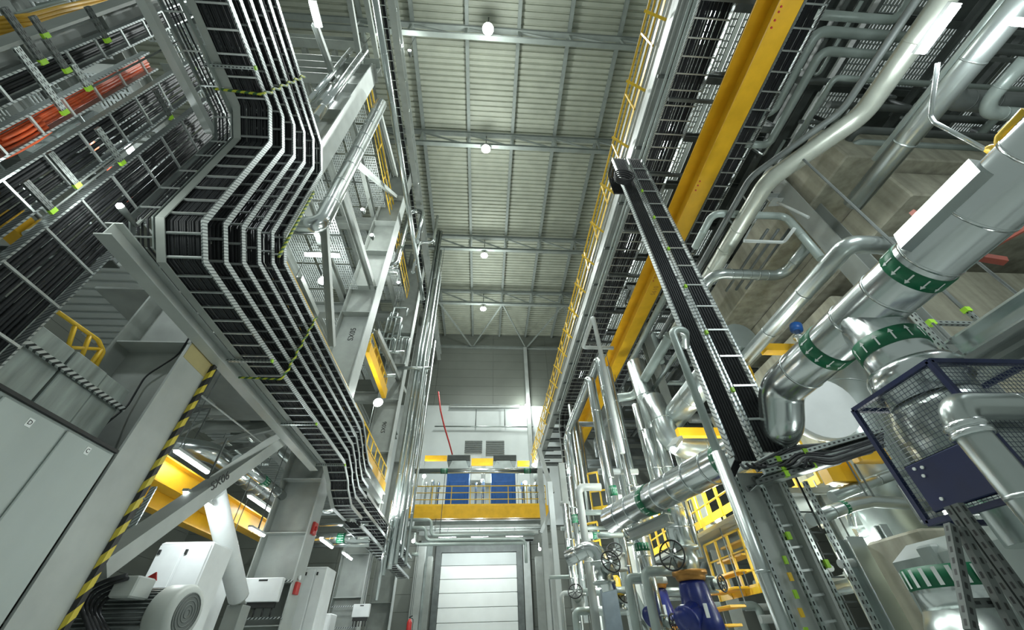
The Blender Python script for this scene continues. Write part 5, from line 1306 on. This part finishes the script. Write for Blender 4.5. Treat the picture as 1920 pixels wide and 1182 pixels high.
# strainers and valves
def strainer(label, x, y, z, s):
    o = empty('strainer', label, 'strainer', (x,y,0))
    link('strainer_body', MB().lathe((x,y,z),(0,0,-1),[(0,.19*s),(.05*s,.22*s),(.25*s,.24*s),(.5*s,.30*s),(.62*s,.31*s),(.7*s,.26*s)],28), M_BLUE_D, o)
    link('side_branch', MB().lathe((x-.12*s,y-.1*s,z-.42*s),(-.8,-.5,-.35),[(0,.17*s),(.25*s,.16*s),(.26*s,.20*s),(.32*s,.20*s),(.33*s,.05)],22), M_BLUE_D, o)
    link('top_flange', MB().lathe((x,y,z+.14*s),(0,0,-1),[(0,.18*s),(0,.28*s),(.06*s,.28*s),(.065*s,.24*s),(.09*s,.24*s),(.14*s,.22*s)],26), M_COPPER, o)
    link('bottom_flange', MB().lathe((x,y,z-.7*s),(0,0,-1),[(0,.26*s),(0,.34*s),(.06*s,.34*s),(.07*s,.2*s)],26), M_COPPER, o)
    link('support_leg', MB().tube([(x,y,z-.77*s),(x,y,0)],.1*s,14), M_STEEL, o)
    link('rating_plate', MB().bbox((x-.06*s,y-.315*s,z-.5*s),(x+.0*s,y-.29*s,z-.32*s),.005), M_PAPER, o)
    return o
X = P(1295,1085,y=7.2)
strainer('large dark blue strainer with bronze flanges', X.x, 7.2, 2.40, .95)
X2 = P(1232,1110,y=8.6); strainer('smaller dark blue strainer behind the grey bends', X2.x, 8.6, 2.45, .8)
def gatevalve(label, c, s, wheel_dir, m=M_GALV2):
    o = empty('gate_valve', label, 'valve', c); c = V(c)
    link('valve_body', MB().lathe(c+V((0,0,.22*s)),(0,0,-1),[(0,.26*s),(.05*s,.26*s),(.06*s,.17*s),(.2*s,.2*s),(.36*s,.17*s),(.38*s,.26*s),(.44*s,.26*s)],22), m, o)
    w = V(wheel_dir).normalized()
    link('bonnet', MB().lathe(c+w*.1*s, w,[(0,.13*s),(.15*s,.11*s),(.17*s,.15*s),(.2*s,.15*s),(.22*s,.05*s),(.42*s,.035*s)],16), m, o)
    hw = MB(); hc = c+w*.5*s; hw.ring(hc, w, .22*s, .014, 26, 6)
    u = V((0,0,1)) if abs(w.z) < .8 else V((1,0,0)); v = w.cross(u).normalized()
    for k in range(4):
        an = math.pi*k/4+.3; d = u*math.cos(an)+v*math.sin(an); d = (d-w*d.dot(w)).normalized(); hw.tube([hc-d*.22*s,hc+d*.22*s],.008,6)
    link('handwheel', hw, M_BLACK, o)
    return o
X = P(1285,1030,y=7.3); gatevalve('large gate valve with a tall black handwheel above the blue strainer', (bx,7.3,2.68), .95, (-.75,-.65,.1))
for i, (px, py, y, s) in enumerate(((1130,1075,8.5,.8),(1158,1055,9.2,.7),(1328,1098,7.4,.5),(1172,1010,9.5,.6),(1085,1130,10.5,.7),(1240,1170,8.0,.5),(1160,1130,9.4,.6))):
    gatevalve('small black-wheeled valve in the pipework, '+('under the fat elbow','beside the yellow hydrant','right of the blue strainer flange','above the yellow hydrant','low behind the square bends','under the smaller blue strainer','on the blue-grey channel')[i], P(px,py,y=y), s, ((.2,-.9,.3),(-.3,-.8,.5),(.5,-.8,0))[i % 3], (M_GALV2,M_STEEL,M_PIPEGREY)[i % 3])
A = P(1140,1105,y=9.0); beam('blue-grey flat channel standing in the pipework', V((A.x,9,0)), A, .3, .12, mat('blue_grey_paint',(.22,.27,.30),.45), 'channel_post', 'column', up=(0,1,0), box=True)
A = P(1152,1080,y=9.1); one('yellow_hydrant', 'small yellow fitting among the black-wheeled valves', 'fitting', MB().lathe(A,(0,0,-1),[(0,.06),(.05,.1),(.25,.1),(.26,.14),(.32,.14)],16), M_YELLOW2)
A = P(1262,1005,y=7.4)
beam('grey channel bracket under the large pipe branches', P(1180,1005,y=7.9), P(1255,972,y=7.0), .14, .16, M_STEEL_L, 'pipe_bracket', 'bracket')
# yellow stair and platforms behind
for i, (x, z, y0, y1) in enumerate(((4.5,3.45,6.2,11.5),(5.3,3.5,6.0,12),(4.9,2.3,7.0,9.5))):
    handrail('dense yellow handrail behind the large pipe, '+('nearest','behind it','lower')[i], [(x,y0,z),(x,y1,z)], 1.0, .5, .022, mids=2)
one('rail_platform', 'grey platform plate with yellow rails behind the large pipe', 'platform', MB().box((4.6,6.0,3.36),(6.6,12,3.44)), M_STEEL)
for i in range(7):
    one('yellow_tread', 'yellow stair tread glimpsed under the large pipe', 'stair tread', MB().bbox((4.0+.18*i,8.2,1.6+.26*i),(4.3+.18*i,9.2,1.64+.26*i),.006), M_YELLOW, 'yellow stair treads')
for i, (p0, p1, x) in enumerate((((1270,812),(1360,812),None),((1430,655),(1490,648),None),((1545,888),(1590,868),None),((1405,885),(1450,905),None),((1600,850),(1655,858),None),((1620,925),(1640,915),None))):
    A = P(*p0, y=(8.5,5.6,5.2,5.4,4.9,6.6)[i]); B = along(A,'x',*p1)
    beam('yellow beam end behind the pipework, '+('under the fat grey pipe','under the low concrete block','below the slotted trays','beside the ladder foot','left of the navy guard','among the lower pipes')[i], A, B, .16, (.2,.16,.26,.12,.24,.2)[i], M_YELLOW, 'yellow_beam', 'beam', box=True)
handrail('small yellow handrail by the end of the large pipe', [P(1500,800,y=5.6),P(1585,770,y=6.2)], .55, .3, .025, toe=False)
handrail('small yellow handrail hanging beside the upright ladder top cables', [P(1425,760,y=5.2),P(1412,705,y=6.4)], .5, .4, .025, toe=False)
handrail('far yellow handrail in the pipework beside the tall pair', [P(1112,960,y=13.5),P(1150,955,y=13.0)], 1.2, .4, .035)
handrail('far yellow handrail below the first one in the pipework', [P(1080,1060,y=13.5),P(1130,1050,y=13.0)], 1.0, .35, .035)
# large galvanised ducts at the far side of the large pipe
a = P(1600,690,y=5.6)
pipe('very fat galvanised duct curving behind the large pipe', [V((a.x+2.2,5.9,a.z+.5)),V((a.x-.05,5.7,a.z+.2)),V((a.x-.75,5.7,a.z-1.3)),V((a.x-.75,5.7,2.6))], .5, M_GALV2, .8, seam=.3, n=28)
one('white_disc', 'round white duct end behind the small yellow handrail', 'duct end', MB().lathe(P(1528,775,y=5.0),(-.25,-1,-.1),[(0,.05),(.0,.42),(.1,.45),(.25,.45)],32), M_WHITE)
a = P(1345,715,x=5.8); pipe('galvanised duct with a bright rounded end behind the slim grey pipe', [a,a+V((.9,.2,-.3)),a+V((1.0,.3,-2.0))], .32, M_GALV, .4, seam=.35, n=22)
a = P(1262,840,y=9.0); pipe('galvanised duct elbow beside the tilted tube lamp', [a+V((0,.3,1.5)),a,a+V((2.2,.0,-.05))], .28, M_GALV2, .45, seam=.4, n=20)
A = P(1494,620,y=5.2)
ba = empty('actuator', 'small blue capped actuator on the large pipe', 'actuator', A)
link('actuator_cap', MB().lathe(A,(.35,0,.94),[(-.02,.06),(0,.1),(.13,.1),(.17,.06)],18), M_BLUE, ba)
link('actuator_stem', MB().lathe(A,(-.2,.1,-.97),[(0,.05),(.12,.05),(.13,.09),(.18,.09),(.19,.05),(.4,.05)],14), M_GALV, ba)
# lamps in the pipework
for i, (p0, p1, y, pw) in enumerate((((1262,845),(1274,828),7.2,260),((1066,886),(1076,870),15.5,160),((1072,948),(1080,962),14.0,60))):
    A = P(*p0, y=y); B = P(*p1, y=y+.4); tube_lamp('short tilted tube lamp in the pipework, '+('under the fat grey pipe','near the gallery end','behind the square-bend pipe')[i], A, B, .07, power=pw)
for i, (px, py, y, pw) in enumerate(((1785,965,3.6,6),(1660,985,7.5,160),(1420,985,9.5,80),(1210,960,11.5,200),(1120,1090,12,140),(1012,1030,24,140),(1345,975,9.0,60),(1560,905,6.5,90),(1620,1080,6.5,140))):
    flood('bright small lamp glimpsed in the pipework, '+('at the corner of the navy guard','deep behind the grey posts','behind the upright struts','behind the large pipe','behind the square bends','by the white door','under the yellow platform','behind the slotted trays','low behind the pale column')[i], P(px,py,y=y), .08, pw)
# posts, pipes and beams between the pale column and the vessel
POST = [((1529,905),(1562,954),6.2,.2),((1590,1010),(1685,1181),5.4,.22),((1640,925),(1698,1033),5.6,.2),((1650,985),(1680,1040),5.2,.1),((1580,930),(1640,1040),6.6,.12),((1560,1000),(1600,1060),6.9,.14),((1690,930),(1725,990),6.0,.16)]
for i, (p0, p1, y, w_) in enumerate(POST):
    A = P(*p0, y=y); beam('pale steel post between the pale column and the vessel, '+('first, short','second, widest','third','thin, beside the third','thin, far back','behind the yellow beam end','last, by the navy guard')[i], V((A.x,y,0)), A, w_, w_, M_GALV2 if i % 2 else M_STEEL_L, 'pipework_post', 'column', up=(0,1,0))
PIP = [([(1520,975),(1598,947),(1632,940),(1705,945),(1760,950)],5.0,.075,M_GALV2),([(1560,932),(1685,886),(1720,884)],5.2,.07,M_GALV2),([(1540,960),(1590,940),(1600,990)],6.0,.05,M_GALV),([(1575,1058),(1648,1052),(1652,1030)],5.5,.05,M_STEEL_L),([(1600,1000),(1690,985),(1740,975)],6.5,.09,M_GALV),([(1590,1020),(1700,1005)],6.8,.12,M_GALV),([(1610,1090),(1660,1085),(1668,1120)],5.8,.12,M_GALV2),([(1680,905),(1760,890)],6.0,.09,M_PIPEGREY),([(1600,915),(1660,900),(1700,905)],7.2,.12,M_GALV)]
for i, (pp_, y, r, m_) in enumerate(PIP):
    pts = [P(px,py,y=y+.02*j) for j, (px,py) in enumerate(pp_)]
    pipe('galvanised pipe between the pale column and the vessel, '+('long, bending past three posts','long, rising to the navy guard','short hooked one','squared, low','deep, gently bent','deep, straight and fat','low with a green band','green-grey by the guard','deepest, fat')[i], pts, r, m_, .15, seam=.6, bands=((.55,.06,1),) if i in (0,6) else ())
random.seed(17)
for i in range(44):
    px, py = random.uniform(1510,1760), random.uniform(920,1090); y = random.uniform(6.6,9.5); A = P(px,py,y=y); L = random.uniform(.8,2.2)
    d = V((L,0,0)) if i % 3 else V((.2,L,0))
    pipe('bright pipe crossing deep behind the grey posts', [A,A+d,A+d+V((0,.1,random.choice((-.6,.6))))], random.uniform(.05,.13), random.choice((M_GALV,M_GALV2,M_STEEL_L)), .15, name='deep_pipe', group='deep pipes behind the grey posts', n=10)
for i in range(64):
    px, py = random.uniform(1040,1430), random.uniform(900,1180); y = random.uniform(9.8,13.5); A = P(px,py,y=y)
    if i % 2: pts = [V((A.x,y,0)),A+V((0,0,random.uniform(.2,1.6)))]
    else: pts = [A,A+V((random.uniform(.7,1.8),0,0)),A+V((1.8,.05,random.choice((-.9,.9))))]
    pipe('pale pipe deep in the pipework right of the white door', pts, random.uniform(.045,.11), random.choice((M_GALV,M_GALV2,M_STEEL_L,M_PIPEGREY)), .15, name='deep_pipe', group='deep pipes right of the white door', n=10)
for i in range(60):
    px, py = random.uniform(1060,1420), random.uniform(560,850); y = random.uniform(11.5,18); A = P(px,py,y=y)
    L = random.uniform(1,3)
    d = (V((L,0,0)), V((0,L,0)), V((0,0,L*.6)))[i % 3]
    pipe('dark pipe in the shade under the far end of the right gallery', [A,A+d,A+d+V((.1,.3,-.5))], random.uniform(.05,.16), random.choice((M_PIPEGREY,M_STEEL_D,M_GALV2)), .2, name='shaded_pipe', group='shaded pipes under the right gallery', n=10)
for i in range(9):
    A = P(1100+30*i, 870-22*(i % 3), y=16+1.2*(i % 4)); beam('dark level beam under the far right gallery, '+('first','second','third','fourth','fifth','sixth','seventh','eighth','ninth')[i]+' outward from the hall', A, A+V((3.2,0,0)), .2, .3, M_STEEL_D, 'bay_beam', 'beam', group='dark beams under the right gallery')
for i, (x, y) in enumerate(((5.6,10.5),(7.6,10.5),(5.6,16.5),(7.6,16.5),(9.5,10.5),(9.8,13.5),(5.6,22))):
    hc_ = beam('tall grey column in the right bay, '+('first row by the hall, nearest','first row, second in','second row by the hall','second row, second in','first row, third in','behind the concrete','third row by the hall')[i], (x,y,0), (x,y,12.4), .3, .3, M_STEEL, 'bay_column', 'column', up=(0,1,0), group='right bay columns')
bw = MB()
for k in range(12): bw.box((5.0,24.0,k),(23.5,24.15,k+.985))
one('bay_wall', 'grey panelled wall closing the right bay behind the pipework', 'wall', bw, M_WALL, None, 'structure')

# things that need a rod or post of their own
HOLD = [['shaded_pipe.059','shaded_pipe.023','shaded_pipe.002','hose.001','wall_lamp','shaded_pipe.015','shaded_pipe.003','bay_beam.012','pipe.014','roof_brace.003','roof_brace.004','shaded_pipe.040','bay_beam.008','bay_brace.012','bay_beam.006','bay_beam.011','manifold_pipe.012','bay_brace.001','pipe.044','pipe.046','tube_lamp','tube_lamp.001','tube_lamp.002','pipe.038','diagonal_brace.001','shaded_pipe.010','pipe.033','roof_brace','cable_ladder','pipe.048','flood_lamp.008','bracing_member.007','flood_lamp.015','diagonal_brace.002','shaded_pipe.020','tube_lamp.024','hoist_beam.005','tube_lamp.009','pipe.021','tube_lamp.005','pipe.007','flood_lamp.006','pipe.022','handrail.006','flood_lamp.002','shaded_pipe.004','shaded_pipe.021','monorail_beam.001','tube_lamp.004','hoist_beam','strut_channel.012','flood_lamp.004','pipe.001','hoist_beam.004','manifold_pipe.011','shaded_pipe.050','deep_pipe.070','bracing_member.008','deep_pipe.050','roof_louvre','shaded_pipe.008','service_pipe.042','pipe.092','pipe.004','roof_louvre.001','shaded_pipe.028','deep_pipe.066','service_pipe.007','work_lamp.003','shaded_pipe','strut_channel.001','deep_pipe.106','gallery_beam.012','pipe.029','pipe.005','manifold_pipe.004','deep_pipe.024','deep_pipe.041','deep_pipe.017','pipe.076','shaded_pipe.045','deep_pipe.037','deep_pipe.012','work_lamp.001','deep_pipe.006','shaded_pipe.026','deep_pipe.086','gate_valve.005','flood_lamp.018','shaded_pipe.011','shaded_pipe.053','pipe.108','deep_pipe.042','bracing_member','pipe.118','pipe.106','tube_lamp.012','shaded_pipe.043','strut_channel.007','shaded_pipe.016','tie_rod','pipe.050','manifold_pipe.005','tube_lamp.008','manifold_pipe.002','pipe.047','pipe.042','tube_lamp.010','shaded_pipe.007','strut_channel.011','strut_channel.006','hoist_beam.002','pipe.043','hoist_beam.001','pipe_support.002','flood_lamp.001','strut_channel.014','strut_channel.008','shaded_pipe.034','walkway_beam','shaded_pipe.054','bay_beam.007','shaded_pipe.019','manifold_pipe.007','shaded_pipe.037','shaded_pipe.030','shaded_pipe.056','monorail_beam','strut_channel.003','small_pipe.014','service_pipe.033','shaded_pipe.027','service_pipe.076','flood_lamp','shaded_pipe.058','pipe.011','small_pipe.010','bay_beam.002','shaded_pipe.055','shaded_pipe.017','service_pipe.038','service_pipe.089','bay_brace.017','pipe.024','bay_brace.021','cable_ladder.016','bay_brace.020','tube_lamp.006','pipe.040','shaded_pipe.044','yellow_beam.004','strut_channel.004','shaded_pipe.046','deep_pipe.036','bay_brace.010','hanger_rail','ladder_guard','walkway_plate.001','bay_beam.010','tube_lamp.022','strut_channel.013','hanger_rail.001','bay_beam.013','yellow_tread.001','yellow_tread.002','yellow_tread.003','yellow_tread.006','bay_beam.009','deep_pipe.013','rod_brace.001','rod_brace.002','rod_brace.004','rod_brace.005','rod_brace.006','pipe.034','flood_lamp.016','pipe.085','flood_lamp.012','deep_pipe.035','pipe.026','pipe.041','flood_lamp.017','pipe.037','deep_pipe.038','deep_pipe.092','strut_channel.002','manifold_pipe.010','flood_lamp.010','shaded_pipe.039','roof_brace.002','pipe.008','service_pipe.065','pipe.039','service_pipe.051','shaded_pipe.029','deep_pipe.025','service_pipe.046','pipe.002','white_disc']]

# ================================================================ unseen high bay lamps added outside the picture to fill the hall
for i, (x, y) in enumerate(((0,-1.5),(-9,3),(9,3))):
    c = V((x,y,25.6)); hb = empty('high_bay_lamp', 'unseen added round high bay lamp, '+('just above the picture edge','over the left gallery roof','over the right gallery roof')[i], 'lamp', c, 'high bay lamps')
    link('lamp_shade', MB().lathe(c,(0,0,1),[(.04,.30),(.10,.30),(.28,.16),(.36,.10)],20), M_STEEL_L, hb)
    link('lamp_lens', MB().lathe(c,(0,0,1),[(-.02,.05),(0,.26),(.06,.27)],20), M_LAMP_S, hb)
    link('lamp_rod', MB().tube([c+V((0,0,.3)),V((x,y,ROOF_Z-.3))],.03,8), M_STEEL_D, hb)
    light('high_bay_light', 'SPOT', c-V((0,0,.1)), 2600, size=.3, parent=hb, spot=150)

# ---------------------------------------------------------------- leave out scattered small services that would run through other things
from mathutils.bvhtree import BVHTree
bpy.context.view_layer.update()
def world_box(o):
    cs = [o.matrix_world @ V(c) for c in o.bound_box]
    return np.array([[min(c[i] for c in cs) for i in range(3)], [max(c[i] for c in cs) for i in range(3)]])
def tree_of(o):
    mw = o.matrix_world
    return BVHTree.FromPolygons([mw @ v.co for v in o.data.vertices], [tuple(p.vertices) for p in o.data.polygons])
SMALL = ('shaded_pipe','deep_pipe','service_pipe','small_pipe','manifold_pipe','bay_brace')
MESHES = [o for o in bpy.data.objects if o.type == 'MESH']
BOX = np.array([world_box(o) for o in MESHES]); TREES = {}; GONE = set()
for i, o in enumerate(MESHES):
    if o.name.split('.')[0] not in SMALL: continue
    near = np.nonzero(((BOX[:,0] < BOX[i,1]+.01) & (BOX[:,1] > BOX[i,0]-.01)).all(axis=1))[0]
    for j in near:
        if j == i or j in GONE: continue
        for k in (i, j):
            if k not in TREES: TREES[k] = tree_of(MESHES[k])
        if TREES[i].overlap(TREES[j]): GONE.add(i); break
for i in GONE: bpy.data.objects.remove(MESHES[i])

# ---------------------------------------------------------------- hanger rods and support posts for what hangs or stands free
bpy.context.view_layer.update()
def hold(names):
    dg = bpy.context.evaluated_depsgraph_get()
    for nm in names:
        o = bpy.data.objects.get(nm)
        if o is None: continue
        own = {o.name}; ms = [o] if o.type == 'MESH' else []
        for c in o.children_recursive:
            own.add(c.name)
            if c.type == 'MESH': ms.append(c)
        best = None
        for m_ in ms:
            vs = m_.data.vertices; st = max(1, len(vs)//40)
            for v in list(vs)[::st]:
                w = m_.matrix_world @ v.co
                for d in (V((0,0,1)), V((0,0,-1))):
                    p = w+d*.004; L = .004
                    for _ in range(4):
                        hit, q, n_, idx, ob, _m = SC.ray_cast(dg, p, d, distance=30)
                        if not hit: break
                        if ob.name in own: p = q+d*.003; L = 0; continue
                        top = ob
                        while top.parent: top = top.parent
                        D = (q-p).length + (6 if top.name in names else 0)
                        if p != w+d*.004 and L == 0: w2 = p
                        else: w2 = w
                        if best is None or D < best[0]: best = (D, w2.copy(), q.copy(), d)
                        break
        if best is None or (best[2]-best[1]).length > 4.5: continue
        D, a, b, d = best
        r = .012 if (b-a).length < 3 else .02
        link('hanger_rod' if d.z > 0 else 'support_post', MB().tube([a-d*.004, b-d*.002], r, 6), M_STEEL_D, o)
for names in HOLD: hold(set(names)); bpy.context.view_layer.update()
